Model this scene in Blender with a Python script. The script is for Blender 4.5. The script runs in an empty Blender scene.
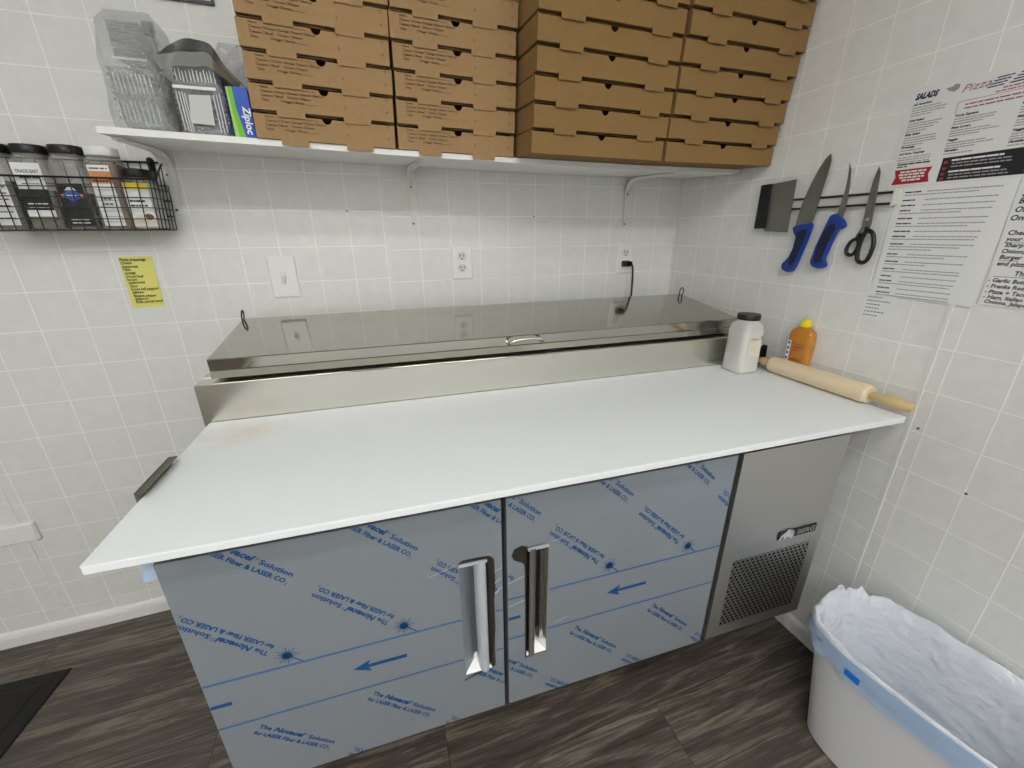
import bpy, bmesh, math, random
from mathutils import Vector, Matrix, Euler, noise
random.seed(7)
SC = bpy.context.scene
COL = SC.collection
R = math.radians

# ------------------------------------------------------------------ materials
def lin(c):
    return tuple((x/255/12.92 if x/255 <= .04045 else ((x/255+.055)/1.055)**2.4) for x in c) + (1,)

MATS = {}
def mat(name, rgb, rough=.5, metal=0., spec=.5, bump=0., bscale=80., var=0., vscale=12., stretch=None, alpha=None, coat=0., trans=0.):
    if name in MATS: return MATS[name]
    m = bpy.data.materials.new(name); m.use_nodes = True
    nt = m.node_tree; b = nt.nodes['Principled BSDF']
    b.inputs['Base Color'].default_value = lin(rgb)
    b.inputs['Roughness'].default_value = rough
    b.inputs['Metallic'].default_value = metal
    b.inputs['Specular IOR Level'].default_value = spec
    b.inputs['Coat Weight'].default_value = coat
    b.inputs['Transmission Weight'].default_value = trans
    if bump or var:
        tc = nt.nodes.new('ShaderNodeTexCoord'); mp = nt.nodes.new('ShaderNodeMapping')
        nt.links.new(tc.outputs['Object'], mp.inputs['Vector'])
        if stretch: mp.inputs['Scale'].default_value = stretch
        if bump:
            n = nt.nodes.new('ShaderNodeTexNoise'); n.inputs['Scale'].default_value = bscale; n.inputs['Detail'].default_value = 4
            nt.links.new(mp.outputs[0], n.inputs['Vector'])
            bp = nt.nodes.new('ShaderNodeBump'); bp.inputs['Strength'].default_value = bump; bp.inputs['Distance'].default_value = .002
            nt.links.new(n.outputs['Fac'], bp.inputs['Height']); nt.links.new(bp.outputs[0], b.inputs['Normal'])
        if var:
            n = nt.nodes.new('ShaderNodeTexNoise'); n.inputs['Scale'].default_value = vscale; n.inputs['Detail'].default_value = 6
            nt.links.new(mp.outputs[0], n.inputs['Vector'])
            mx = nt.nodes.new('ShaderNodeMix'); mx.data_type = 'RGBA'
            c = lin(rgb)
            mx.inputs[6].default_value = tuple(x*(1-var) for x in c[:3])+(1,)
            mx.inputs[7].default_value = tuple(min(1, x*(1+var)) for x in c[:3])+(1,)
            nt.links.new(n.outputs['Fac'], mx.inputs[0]); nt.links.new(mx.outputs[2], b.inputs['Base Color'])
    MATS[name] = m
    return m

def clear(name, rgb, see=.6, rough=.08, bump=.6, bscale=40., gloss=.5, detail=3., dist=.01, metal=0.):
    """thin clear or milky plastic: part see-through, part coated body"""
    m = bpy.data.materials.new(name); m.use_nodes = True
    nt = m.node_tree; b = nt.nodes['Principled BSDF']; out = nt.nodes['Material Output']
    b.inputs['Base Color'].default_value = lin(rgb); b.inputs['Roughness'].default_value = rough
    b.inputs['Specular IOR Level'].default_value = gloss; b.inputs['Metallic'].default_value = metal
    t = nt.nodes.new('ShaderNodeBsdfTransparent'); mx = nt.nodes.new('ShaderNodeMixShader')
    mx.inputs[0].default_value = see
    nt.links.new(b.outputs[0], mx.inputs[1]); nt.links.new(t.outputs[0], mx.inputs[2]); nt.links.new(mx.outputs[0], out.inputs[0])
    tc = nt.nodes.new('ShaderNodeTexCoord'); n = nt.nodes.new('ShaderNodeTexNoise')
    n.inputs['Scale'].default_value = bscale; n.inputs['Detail'].default_value = detail
    nt.links.new(tc.outputs['Object'], n.inputs['Vector'])
    bp = nt.nodes.new('ShaderNodeBump'); bp.inputs['Strength'].default_value = bump; bp.inputs['Distance'].default_value = dist
    nt.links.new(n.outputs['Fac'], bp.inputs['Height']); nt.links.new(bp.outputs[0], b.inputs['Normal'])
    MATS[name] = m
    return m

def tile_mat():
    m = bpy.data.materials.new('white_tileboard'); m.use_nodes = True
    nt = m.node_tree; N = nt.nodes; L = nt.links; b = N['Principled BSDF']
    uv = N.new('ShaderNodeUVMap'); sp = N.new('ShaderNodeSeparateXYZ'); L.new(uv.outputs[0], sp.inputs[0])
    ds = []
    for i in (0, 1):
        fr = N.new('ShaderNodeMath'); fr.operation = 'FRACT'; L.new(sp.outputs[i], fr.inputs[0])
        a = N.new('ShaderNodeMath'); a.operation = 'SUBTRACT'; a.inputs[1].default_value = .5; L.new(fr.outputs[0], a.inputs[0])
        ab = N.new('ShaderNodeMath'); ab.operation = 'ABSOLUTE'; L.new(a.outputs[0], ab.inputs[0]); ds.append(ab)
    mxx = N.new('ShaderNodeMath'); mxx.operation = 'MAXIMUM'; L.new(ds[0].outputs[0], mxx.inputs[0]); L.new(ds[1].outputs[0], mxx.inputs[1])
    mr = N.new('ShaderNodeMapRange'); mr.interpolation_type = 'SMOOTHSTEP'
    mr.inputs['From Min'].default_value = .478; mr.inputs['From Max'].default_value = .493
    L.new(mxx.outputs[0], mr.inputs['Value'])
    tc = N.new('ShaderNodeTexCoord'); n1 = N.new('ShaderNodeTexNoise'); n1.inputs['Scale'].default_value = 26; n1.inputs['Detail'].default_value = 7; n1.inputs['Roughness'].default_value = .65
    L.new(tc.outputs['Object'], n1.inputs['Vector'])
    cr = N.new('ShaderNodeMix'); cr.data_type = 'RGBA'
    cr.inputs[6].default_value = lin((213, 215, 212)); cr.inputs[7].default_value = lin((234, 235, 232)); L.new(n1.outputs['Fac'], cr.inputs[0])
    mx = N.new('ShaderNodeMix'); mx.data_type = 'RGBA'; mx.inputs[7].default_value = lin((243, 244, 241))
    L.new(mr.outputs[0], mx.inputs[0]); L.new(cr.outputs[2], mx.inputs[6]); L.new(mx.outputs[2], b.inputs['Base Color'])
    b.inputs['Roughness'].default_value = .33; b.inputs['Specular IOR Level'].default_value = .4
    iv = N.new('ShaderNodeMath'); iv.operation = 'MULTIPLY_ADD'; iv.inputs[1].default_value = -1; iv.inputs[2].default_value = 1
    L.new(mr.outputs[0], iv.inputs[0])
    n2 = N.new('ShaderNodeMath'); n2.operation = 'MULTIPLY_ADD'; n2.inputs[1].default_value = .12
    L.new(n1.outputs['Fac'], n2.inputs[0]); L.new(iv.outputs[0], n2.inputs[2])
    bp = N.new('ShaderNodeBump'); bp.inputs['Strength'].default_value = .35; bp.inputs['Distance'].default_value = .0012
    L.new(n2.outputs[0], bp.inputs['Height']); L.new(bp.outputs[0], b.inputs['Normal'])
    return m

def floor_mat():
    m = bpy.data.materials.new('dark_vinyl_plank'); m.use_nodes = True
    nt = m.node_tree; N = nt.nodes; L = nt.links; b = N['Principled BSDF']
    tc = N.new('ShaderNodeTexCoord')
    br = N.new('ShaderNodeTexBrick'); br.inputs['Scale'].default_value = 1; br.inputs['Brick Width'].default_value = 1.22; br.inputs['Row Height'].default_value = .18
    br.inputs['Mortar Size'].default_value = .0012; br.inputs['Color1'].default_value = (0, 0, 0, 1); br.inputs['Color2'].default_value = (1, 1, 1, 1); br.inputs['Mortar'].default_value = (.3, .3, .3, 1)
    L.new(tc.outputs['Object'], br.inputs['Vector'])
    mp = N.new('ShaderNodeMapping'); mp.inputs['Scale'].default_value = (1.0, 13, 1); L.new(tc.outputs['Object'], mp.inputs['Vector'])
    off = N.new('ShaderNodeVectorMath'); off.operation = 'MULTIPLY_ADD'; off.inputs[1].default_value = (7, 3, 0)
    L.new(br.outputs['Color'], off.inputs[0]); L.new(mp.outputs[0], off.inputs[2])
    n1 = N.new('ShaderNodeTexNoise'); n1.inputs['Scale'].default_value = 2.6; n1.inputs['Detail'].default_value = 9; n1.inputs['Roughness'].default_value = .68; n1.inputs['Distortion'].default_value = 1.0
    L.new(off.outputs[0], n1.inputs['Vector'])
    mp2 = N.new('ShaderNodeMapping'); mp2.inputs['Scale'].default_value = (6, 120, 1); L.new(tc.outputs['Object'], mp2.inputs['Vector'])
    n2 = N.new('ShaderNodeTexNoise'); n2.inputs['Scale'].default_value = 1.5; n2.inputs['Detail'].default_value = 6; n2.inputs['Roughness'].default_value = .7
    L.new(mp2.outputs[0], n2.inputs['Vector'])
    ad = N.new('ShaderNodeMix'); ad.inputs[0].default_value = .32; L.new(n1.outputs['Fac'], ad.inputs[2]); L.new(n2.outputs['Fac'], ad.inputs[3])
    cr = N.new('ShaderNodeValToRGB'); e = cr.color_ramp.elements
    e[0].position = .33; e[0].color = lin((38, 34, 31)); e[1].position = .68; e[1].color = lin((144, 133, 118))
    x = e.new(.50); x.color = lin((80, 73, 66))
    L.new(ad.outputs[0], cr.inputs[0])
    mx = N.new('ShaderNodeMix'); mx.data_type = 'RGBA'; mx.blend_type = 'MULTIPLY'; mx.inputs[7].default_value = (.45, .42, .4, 1)
    L.new(br.outputs['Fac'], mx.inputs[0]); L.new(cr.outputs[0], mx.inputs[6]); L.new(mx.outputs[2], b.inputs['Base Color'])
    b.inputs['Roughness'].default_value = .42
    bp = N.new('ShaderNodeBump'); bp.inputs['Strength'].default_value = .25; bp.inputs['Distance'].default_value = .002
    L.new(ad.outputs[0], bp.inputs['Height']); L.new(bp.outputs[0], b.inputs['Normal'])
    return m

def steel(name, rgb=(196, 194, 186), rough=.28, stretch=(2, 60, 60), amt=.08):
    m = bpy.data.materials.new(name); m.use_nodes = True
    nt = m.node_tree; N = nt.nodes; L = nt.links; b = N['Principled BSDF']
    b.inputs['Base Color'].default_value = lin(rgb); b.inputs['Metallic'].default_value = 1
    tc = N.new('ShaderNodeTexCoord'); mp = N.new('ShaderNodeMapping'); mp.inputs['Scale'].default_value = stretch
    L.new(tc.outputs['Object'], mp.inputs['Vector'])
    n = N.new('ShaderNodeTexNoise'); n.inputs['Scale'].default_value = 6; n.inputs['Detail'].default_value = 5; L.new(mp.outputs[0], n.inputs['Vector'])
    mr = N.new('ShaderNodeMapRange'); mr.inputs['To Min'].default_value = rough-amt; mr.inputs['To Max'].default_value = rough+amt
    L.new(n.outputs['Fac'], mr.inputs['Value']); L.new(mr.outputs[0], b.inputs['Roughness'])
    bp = N.new('ShaderNodeBump'); bp.inputs['Strength'].default_value = .012; bp.inputs['Distance'].default_value = .001
    L.new(n.outputs['Fac'], bp.inputs['Height']); L.new(bp.outputs[0], b.inputs['Normal'])
    MATS[name] = m
    return m

def perforated():
    """steel sheet punched with a staggered pattern of round holes"""
    m = bpy.data.materials.new('perforated_steel'); m.use_nodes = True
    nt = m.node_tree; N = nt.nodes; L = nt.links; b = N['Principled BSDF']; out = N['Material Output']
    tc = N.new('ShaderNodeTexCoord'); sp = N.new('ShaderNodeSeparateXYZ'); L.new(tc.outputs['Object'], sp.inputs[0])
    def M(op, a, bb=None, c=None):
        n = N.new('ShaderNodeMath'); n.operation = op
        for i, v in enumerate((a, bb, c)):
            if v is None: continue
            if isinstance(v, (int, float)): n.inputs[i].default_value = v
            else: L.new(v, n.inputs[i])
        return n.outputs[0]
    PU, PZ = .0150, .0240
    def grid(o):
        fx = M('MULTIPLY', M('SUBTRACT', M('FRACT', M('MULTIPLY_ADD', sp.outputs[0], 1/PU, o)), .5), PU)
        fz = M('MULTIPLY', M('SUBTRACT', M('FRACT', M('MULTIPLY_ADD', sp.outputs[2], 1/PZ, o)), .5), PZ)
        return M('SQRT', M('ADD', M('MULTIPLY', fx, fx), M('MULTIPLY', fz, fz)))
    hole = M('LESS_THAN', M('MINIMUM', grid(0.0), grid(.5)), .0041)
    b.inputs['Base Color'].default_value = lin((172, 170, 162)); b.inputs['Metallic'].default_value = 1; b.inputs['Roughness'].default_value = .34
    k = N.new('ShaderNodeBsdfDiffuse'); k.inputs[0].default_value = (.006, .006, .006, 1)
    mx = N.new('ShaderNodeMixShader'); L.new(hole, mx.inputs[0]); L.new(b.outputs[0], mx.inputs[1]); L.new(k.outputs[0], mx.inputs[2]); L.new(mx.outputs[0], out.inputs[0])
    return m

def board_mat():
    m = bpy.data.materials.new('white_poly_board'); m.use_nodes = True
    nt = m.node_tree; N = nt.nodes; L = nt.links; b = N['Principled BSDF']
    tc = N.new('ShaderNodeTexCoord')
    sub = N.new('ShaderNodeVectorMath'); sub.operation = 'SUBTRACT'; sub.inputs[1].default_value = (.10, .41, 0.0); L.new(tc.outputs['Object'], sub.inputs[0])
    sc = N.new('ShaderNodeVectorMath'); sc.operation = 'MULTIPLY'; sc.inputs[1].default_value = (9, 13, 0); L.new(sub.outputs[0], sc.inputs[0])
    ln = N.new('ShaderNodeVectorMath'); ln.operation = 'LENGTH'; L.new(sc.outputs[0], ln.inputs[0])
    n = N.new('ShaderNodeTexNoise'); n.inputs['Scale'].default_value = 28; n.inputs['Detail'].default_value = 5; L.new(tc.outputs['Object'], n.inputs['Vector'])
    a = N.new('ShaderNodeMath'); a.operation = 'MULTIPLY_ADD'; a.inputs[1].default_value = 1.4; L.new(n.outputs['Fac'], a.inputs[0]); L.new(ln.outputs['Value'], a.inputs[2])
    mr = N.new('ShaderNodeMapRange'); mr.inputs['From Min'].default_value = .75; mr.inputs['From Max'].default_value = 1.7; mr.inputs['To Min'].default_value = .45; mr.inputs['To Max'].default_value = 0
    L.new(a.outputs[0], mr.inputs['Value'])
    mx = N.new('ShaderNodeMix'); mx.data_type = 'RGBA'; mx.inputs[6].default_value = lin((232, 236, 238)); mx.inputs[7].default_value = lin((214, 200, 168))
    L.new(mr.outputs[0], mx.inputs[0]); L.new(mx.outputs[2], b.inputs['Base Color'])
    b.inputs['Roughness'].default_value = .42; b.inputs['Specular IOR Level'].default_value = .4
    return m

M_TILE = tile_mat(); M_FLOOR = floor_mat(); M_BOARD = board_mat(); M_PERF = perforated()
M_STEEL = steel('brushed_steel', (214, 212, 204), .24, (.6, 90, 90), .025); M_LID = steel('mirror_steel', (176, 174, 164), .10, (3, 40, 40), .03)
M_PANEL = steel('panel_steel', (198, 197, 192), .42, (60, 60, 3), .06)
M_CHROME = mat('chrome', (215, 215, 212), .12, 1)
M_DARKST = mat('dark_steel', (112, 110, 106), .3, 1)
M_BLADE = mat('knife_blade', (128, 127, 122), .34, .75, var=.15, vscale=30)
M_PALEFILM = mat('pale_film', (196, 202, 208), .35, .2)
M_INK2 = mat('soft_blue_ink', (70, 108, 154), .5)
M_CLIP = mat('dull_steel', (128, 124, 112), .45, .7)
M_FILM = mat('blue_grey_film', (140, 148, 155), .42, .25, .5, bump=.02, bscale=8)
M_INK = mat('blue_ink', (12, 74, 130), .5)
M_BLACK = mat('black_plastic', (16, 16, 17), .38)
M_RUBBER = mat('black_rubber', (14, 14, 15), .75, bump=.3, bscale=250)
M_WIRE = mat('black_wire', (14, 13, 13), .4)
M_WHITE = mat('white_plastic', (232, 233, 232), .4)
M_SHELF = mat('white_melamine', (233, 234, 232), .45)
M_WMETAL = mat('white_painted_metal', (226, 227, 222), .4)
M_TRIM = mat('white_trim', (228, 228, 225), .5, bump=.1, bscale=60, var=.03, vscale=5)
M_CEIL = mat('white_ceiling', (225, 225, 222), .9)
M_PAINT = mat('pale_wall_paint', (226, 225, 220), .8)
M_KRAFT = mat('kraft_card', (160, 130, 93), .82, spec=.2, bump=.06, bscale=300, var=.10, vscale=90)
M_KRAFT2 = mat('plain_kraft_card', (137, 108, 68), .82, spec=.2, bump=.06, bscale=300, var=.10, vscale=90)
M_PRINT = mat('box_print', (62, 44, 28), .8)
M_PAPER = mat('white_paper', (228, 230, 230), .7, spec=.3)
M_GLOSSP = mat('laminated_paper', (224, 225, 224), .3)
M_YELLOW = mat('yellow_note', (226, 222, 122), .7)
M_PEN = mat('black_pen', (25, 24, 28), .6)
M_GREYINK = mat('grey_print', (158, 159, 163), .7)
M_FAINT = mat('faint_pencil', (150, 152, 156), .8)
M_DKINK = mat('dark_print', (48, 48, 54), .7)
M_NAVY = mat('navy_print', (30, 42, 88), .6)
M_RED = mat('red_print', (160, 30, 42), .5)
M_MAROON = mat('maroon_print', (140, 60, 66), .6)
M_BLK = mat('black_print', (26, 26, 32), .5)
M_WOOD = mat('pale_maple', (224, 206, 174), .5, var=.10, vscale=14, stretch=(10, 1, 10), bump=.05, bscale=60)
M_WOOD2 = mat('handle_maple', (200, 176, 130), .5, var=.12, vscale=14, stretch=(10, 1, 10))
M_BLUE = mat('blue_grip', (22, 58, 146), .45)
M_NAVYGRIP = mat('dark_blue_grip', (16, 24, 52), .5, bump=.3, bscale=300)
M_FLOUR = mat('white_flour', (238, 238, 234), .9)
M_CREAM = mat('cream_label', (214, 210, 190), .6)
M_ORANGE = mat('amber_bottle', (190, 122, 20), .25, coat=.4, var=.2, vscale=25)
M_YCAP = mat('yellow_cap', (226, 208, 20), .4)
M_BIN = mat('white_bin_plastic', (224, 226, 230), .4)
M_GREEN = mat('green_print', (112, 186, 36), .4)
M_BOXBLUE = mat('blue_print', (22, 82, 186), .35)
M_SPICE1 = mat('dark_spice', (44, 34, 28), .9, var=.4, vscale=120)
M_SPICE2 = mat('grey_spice', (92, 88, 76), .9, var=.2, vscale=120)
M_SPICE3 = mat('brown_spice', (120, 84, 58), .9, var=.15, vscale=120)
M_SPICE4 = mat('pepper_spice', (70, 60, 50), .9, var=.4, vscale=150)
M_ORLAB = mat('orange_label', (206, 140, 84), .6)
M_YLAB = mat('yellow_label', (224, 198, 44), .6)
M_BLULAB = mat('blue_label', (52, 92, 176), .5)
M_JAR = clear('clear_jar_plastic', (205, 205, 200), .72, .1, .05, 20, .6)
M_BAG = clear('clear_bag_film', (214, 217, 219), .62, .12, 1., 60, 1., 4, .02, .55)
M_CLAM = clear('clear_clamshell', (206, 209, 211), .45, .1, 1., 70, 1., 3, .012, .3)
M_LINER = clear('milky_bin_liner', (228, 233, 243), .26, .16, 1., 13, .9, 3, .02)
M_LINERB = clear('pale_blue_liner_band', (176, 204, 240), .30, .22, .5, 18, .6)
M_SILVER = mat('silvery_film', (78, 80, 80), .22, .6, bump=.3, bscale=14)
M_DGREY = mat('dark_grey_frame', (84, 86, 88), .5)
M_HOLE = mat('dark_opening', (8, 8, 8), .8)

# ------------------------------------------------------------------ mesh helpers
def new(): return bmesh.new()
def link(name, bm, m, parent=None, smooth=False, loc=None):
    bmesh.ops.recalc_face_normals(bm, faces=bm.faces)
    me = bpy.data.meshes.new(name); bm.to_mesh(me); bm.free()
    for x in (m if isinstance(m, (list, tuple)) else [m]): me.materials.append(x)
    o = bpy.data.objects.new(name, me); COL.objects.link(o)
    if parent: o.parent = parent
    if loc: o.location = loc
    if smooth:
        for p in me.polygons: p.use_smooth = True
    return o
def smooth_by_angle(o, a=40):
    me = o.data
    for p in me.polygons: p.use_smooth = True
    bm = bmesh.new(); bm.from_mesh(me)
    for e in bm.edges:
        if len(e.link_faces) == 2 and e.calc_face_angle(0) > R(a): e.smooth = False
    bm.to_mesh(me); bm.free()
    return o
def thing(name, label, cat, loc=(0, 0, 0), rot=(0, 0, 0), group=None):
    o = bpy.data.objects.new(name, None); COL.objects.link(o); o.empty_display_size = .05
    o.location = loc; o.rotation_euler = rot; o['label'] = label; o['category'] = cat
    if group: o['group'] = group
    return o
def tag(o, label, cat, group=None):
    o['label'] = label; o['category'] = cat
    if group: o['group'] = group
    return o
def struct(o): o['kind'] = 'structure'; return o

def box(bm, x0, x1, y0, y1, z0, z1, mi=0):
    vs = [bm.verts.new(p) for p in ((x0,y0,z0),(x1,y0,z0),(x1,y1,z0),(x0,y1,z0),(x0,y0,z1),(x1,y0,z1),(x1,y1,z1),(x0,y1,z1))]
    fs = []
    for f in ((0,3,2,1),(4,5,6,7),(0,1,5,4),(1,2,6,5),(2,3,7,6),(3,0,4,7)):
        fc = bm.faces.new([vs[i] for i in f]); fc.material_index = mi; fs.append(fc)
    return vs
def bevel(bm, w, seg=2, ang=30):
    es = [e for e in bm.edges if len(e.link_faces) == 2 and e.calc_face_angle(0) > R(ang)]
    if es: bmesh.ops.bevel(bm, geom=es, offset=w, segments=seg, affect='EDGES', profile=.5, clamp_overlap=True)
def bbox(x0, x1, y0, y1, z0, z1, w=.002, seg=2):
    bm = new(); box(bm, x0, x1, y0, y1, z0, z1); bevel(bm, w, seg); return bm
def frame_from(d):
    d = d.normalized(); a = Vector((0, 0, 1)) if abs(d.z) < .9 else Vector((1, 0, 0))
    x = a.cross(d).normalized(); return x, d.cross(x)
def tube(bm, pts, r, seg=8, closed=False, mi=0):
    pts = [Vector(p) for p in pts]; n = len(pts); rings = []
    rr = r if isinstance(r, (list, tuple)) else [r]*n
    px = None
    for i, p in enumerate(pts):
        if closed: d = pts[(i+1) % n]-pts[i-1]
        else: d = pts[min(i+1, n-1)]-pts[max(i-1, 0)]
        d.normalize()
        if px is None: x, y = frame_from(d)
        else:
            x = (px-d*px.dot(d)).normalized(); y = d.cross(x)
        px = x
        rings.append([bm.verts.new(p+x*(math.cos(t)*rr[i])+y*(math.sin(t)*rr[i])) for t in [2*math.pi*k/seg for k in range(seg)]])
    for i in range(n if closed else n-1):
        a, b = rings[i], rings[(i+1) % n]
        for k in range(seg):
            f = bm.faces.new((a[k], a[(k+1) % seg], b[(k+1) % seg], b[k])); f.material_index = mi
    if not closed:
        for rg in (rings[0], rings[-1]):
            f = bm.faces.new(rg); f.material_index = mi
def spline(pts, n=8, closed=False):
    P = [Vector(p) for p in pts]; N = len(P); out = []
    rng = range(N) if closed else range(N-1)
    for i in rng:
        if closed: a, b, c, d = P[i-1], P[i], P[(i+1) % N], P[(i+2) % N]
        else: a, b, c, d = P[max(i-1, 0)], P[i], P[i+1], P[min(i+2, N-1)]
        for k in range(n):
            t = k/n
            out.append(.5*((2*b)+(c-a)*t+(2*a-5*b+4*c-d)*t*t+(-a+3*b-3*c+d)*t**3))
    if not closed: out.append(P[-1])
    return out
def lathe(bm, prof, M=Matrix(), seg=24, mi=0, cap=True):
    rings = []
    for r, z in prof:
        rings.append([bm.verts.new(M @ Vector((r*math.cos(2*math.pi*k/seg), r*math.sin(2*math.pi*k/seg), z))) for k in range(seg)])
    for a, b in zip(rings, rings[1:]):
        for k in range(seg):
            f = bm.faces.new((a[k], a[(k+1) % seg], b[(k+1) % seg], b[k])); f.material_index = mi
    if cap:
        for rg in (rings[0], rings[-1]):
            f = bm.faces.new(rg); f.material_index = mi
def rr_ring(hx, hy, r, n=5):
    r = min(r, hx*.999, hy*.999); out = []
    for cx, cy, a0 in ((hx-r, hy-r, 0), (-hx+r, hy-r, 90), (-hx+r, -hy+r, 180), (hx-r, -hy+r, 270)):
        for k in range(n+1):
            a = R(a0+90*k/n); out.append((cx+r*math.cos(a), cy+r*math.sin(a)))
    return out
def loft_rr(bm, rings, M=Matrix(), n=5, mi=0, cap=True):
    """rings: (z, half_x, half_y, corner_r)"""
    vs = [[bm.verts.new(M @ Vector((x, y, z))) for x, y in rr_ring(hx, hy, r, n)] for z, hx, hy, r in rings]
    for a, b in zip(vs, vs[1:]):
        for k in range(len(a)):
            f = bm.faces.new((a[k], a[(k+1) % len(a)], b[(k+1) % len(a)], b[k])); f.material_index = mi
    if cap:
        for rg in (vs[0], vs[-1]):
            f = bm.faces.new(rg); f.material_index = mi
def prism(bm, pts, M, t0, t1, mi=0, inset=0.):
    """2-D outline extruded from t0 to t1 along the frame's z; outline shrinks by inset at t1"""
    n = len(pts); cx = sum(p[0] for p in pts)/n; cy = sum(p[1] for p in pts)/n
    def shr(p):
        if not inset: return p
        d = math.hypot(p[0]-cx, p[1]-cy) or 1; k = max(0, 1-inset/d); return (cx+(p[0]-cx)*k, cy+(p[1]-cy)*k)
    a = [bm.verts.new(M @ Vector((p[0], p[1], t0))) for p in pts]
    b = [bm.verts.new(M @ Vector((*shr(p), t1))) for p in pts]
    fs = [bm.faces.new(a), bm.faces.new(b)]
    for i in range(n): fs.append(bm.faces.new((a[i], a[(i+1) % n], b[(i+1) % n], b[i])))
    for f in fs: f.material_index = mi
    return fs
# frames: x right, y up on the wall, z towards the viewer
F_FRONT = Matrix(((1, 0, 0, 0), (0, 0, -1, 0), (0, 1, 0, 0), (0, 0, 0, 1)))          # faces -y
F_RIGHT = Matrix(((0, 0, -1, 0), (-1, 0, 0, 0), (0, 1, 0, 0), (0, 0, 0, 1)))         # faces -x
T = Matrix.Translation
_cache = {}
def text_geo(s, shear=0., offset=0.):
    k = (s, shear, offset)
    if k not in _cache:
        cu = bpy.data.curves.new('t', 'FONT'); cu.body = s; cu.size = 1; cu.shear = shear; cu.offset = offset; cu.resolution_u = 2
        o = bpy.data.objects.new('t', cu); COL.objects.link(o); bpy.context.view_layer.update()
        me = bpy.data.meshes.new_from_object(o.evaluated_get(bpy.context.evaluated_depsgraph_get()))
        vs = [tuple(v.co) for v in me.vertices]; fs = [tuple(p.vertices) for p in me.polygons]
        bpy.data.objects.remove(o); bpy.data.curves.remove(cu); bpy.data.meshes.remove(me)
        _cache[k] = (vs, fs)
    return _cache[k]
def text(bm, s, M, size, width=None, mi=0, shear=0., offset=0., align='L'):
    vs, fs = text_geo(s, shear, offset)
    if not vs: return
    x0 = min(v[0] for v in vs); x1 = max(v[0] for v in vs)
    sx = width/(x1-x0) if width else size
    sh = 0 if align == 'L' else -(x1-x0)/2
    nv = [bm.verts.new(M @ Vector(((v[0]-x0+sh)*sx, v[1]*size, 0))) for v in vs]
    for f in fs:
        try: bm.faces.new([nv[i] for i in f]).material_index = mi
        except ValueError: pass
def quad(bm, M, x0, x1, y0, y1, z=0., mi=0):
    vs = [bm.verts.new(M @ Vector((x, y, z))) for x, y in ((x0, y0), (x1, y0), (x1, y1), (x0, y1))]
    f = bm.faces.new(vs); f.material_index = mi; return f
def poly(bm, M, pts, z=0., mi=0):
    f = bm.faces.new([bm.verts.new(M @ Vector((x, y, z))) for x, y in pts]); f.material_index = mi; return f
def wordbars(bm, M, x0, x1, y, h, rng, mi=0, fill=1., gap=.35, wmin=1.2, wmax=4.5):
    """a line of too-small-to-read print: one little bar a word"""
    x = x0; end = x0+(x1-x0)*fill
    while x < end-h*.6:
        w = min(rng.uniform(wmin, wmax)*h, end-x)
        quad(bm, M, x, x+w, y, y+h*.62, 0, mi); x += w+gap*h*1.3
def flat(name, bm, m, parent, t=.0):
    me = bpy.data.meshes.new(name); bm.to_mesh(me); bm.free()
    for x in (m if isinstance(m, (list, tuple)) else [m]): me.materials.append(x)
    o = bpy.data.objects.new(name, me); COL.objects.link(o); o.parent = parent
    return o

# ------------------------------------------------------------------ the room
XL, YF, ZC = -3.5, -3.7, 2.62
TP, TW, TR = .108, .1084, .1085           # tile pitch: height, width on back wall, width on right wall
def tiled(name, panels, plane, ztop, thick):
    """panels: (a0, a1, tile phase origin, z origin); each quad carries its own tile grid as uv"""
    bm = new(); uvl = bm.loops.layers.uv.new('UVMap')
    for a0, a1, ao, zo, pw in panels:
        if plane == 'y': ps = [(a0, 0, 0), (a1, 0, 0), (a1, 0, ztop), (a0, 0, ztop)]; key = 0
        else: ps = [(0, a0, 0), (0, a1, 0), (0, a1, ztop), (0, a0, ztop)]; key = 1
        f = bm.faces.new([bm.verts.new(p) for p in ps])
        for lp in f.loops: lp[uvl].uv = ((lp.vert.co[key]-ao)/pw, (lp.vert.co.z-zo)/TP)
    lo = min(p[0] for p in panels); hi = max(p[1] for p in panels)
    if plane == 'y': box(bm, lo, hi, .002, thick, 0, ztop)
    else: box(bm, .002, thick, lo, hi, 0, ztop)
    me = bpy.data.meshes.new(name); bm.to_mesh(me); bm.free(); me.materials.append(M_TILE)
    o = bpy.data.objects.new(name, me); COL.objects.link(o); return struct(o)
ZF = 3.4979
zb, zl, zr, zr2 = -2.0058+ZF, -1.9913+ZF, -1.7945+ZF, -1.7896+ZF
S1 = -1.189; S0 = -2.42
tiled('wall_back', [(XL, S0, -1.7394+.03, zl+.012, TW), (S0, S1, -1.7394, zl, TW), (S1, 0, -.9732, zb, TW)], 'y', ZC, .1)
S2 = -.972
tiled('wall_right', [(YF, S2, -1.1128, zr2, TR), (S2, 0, -.0302, zr, TR)], 'x', ZC, .1)
def slab(name, m, *b):
    bm = new(); box(bm, *b); return struct(link(name, bm, m))
slab('floor', M_FLOOR, XL-.1, .1, YF-.1, .1, -.05, 0)
slab('ceiling', M_CEIL, XL-.1, .1, YF-.1, .1, ZC, ZC+.05)
slab('wall_left', M_PAINT, XL-.1, XL, YF, 0, 0, ZC)
slab('wall_front', M_PAINT, XL, 0, YF-.1, YF, 0, ZC)
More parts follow.
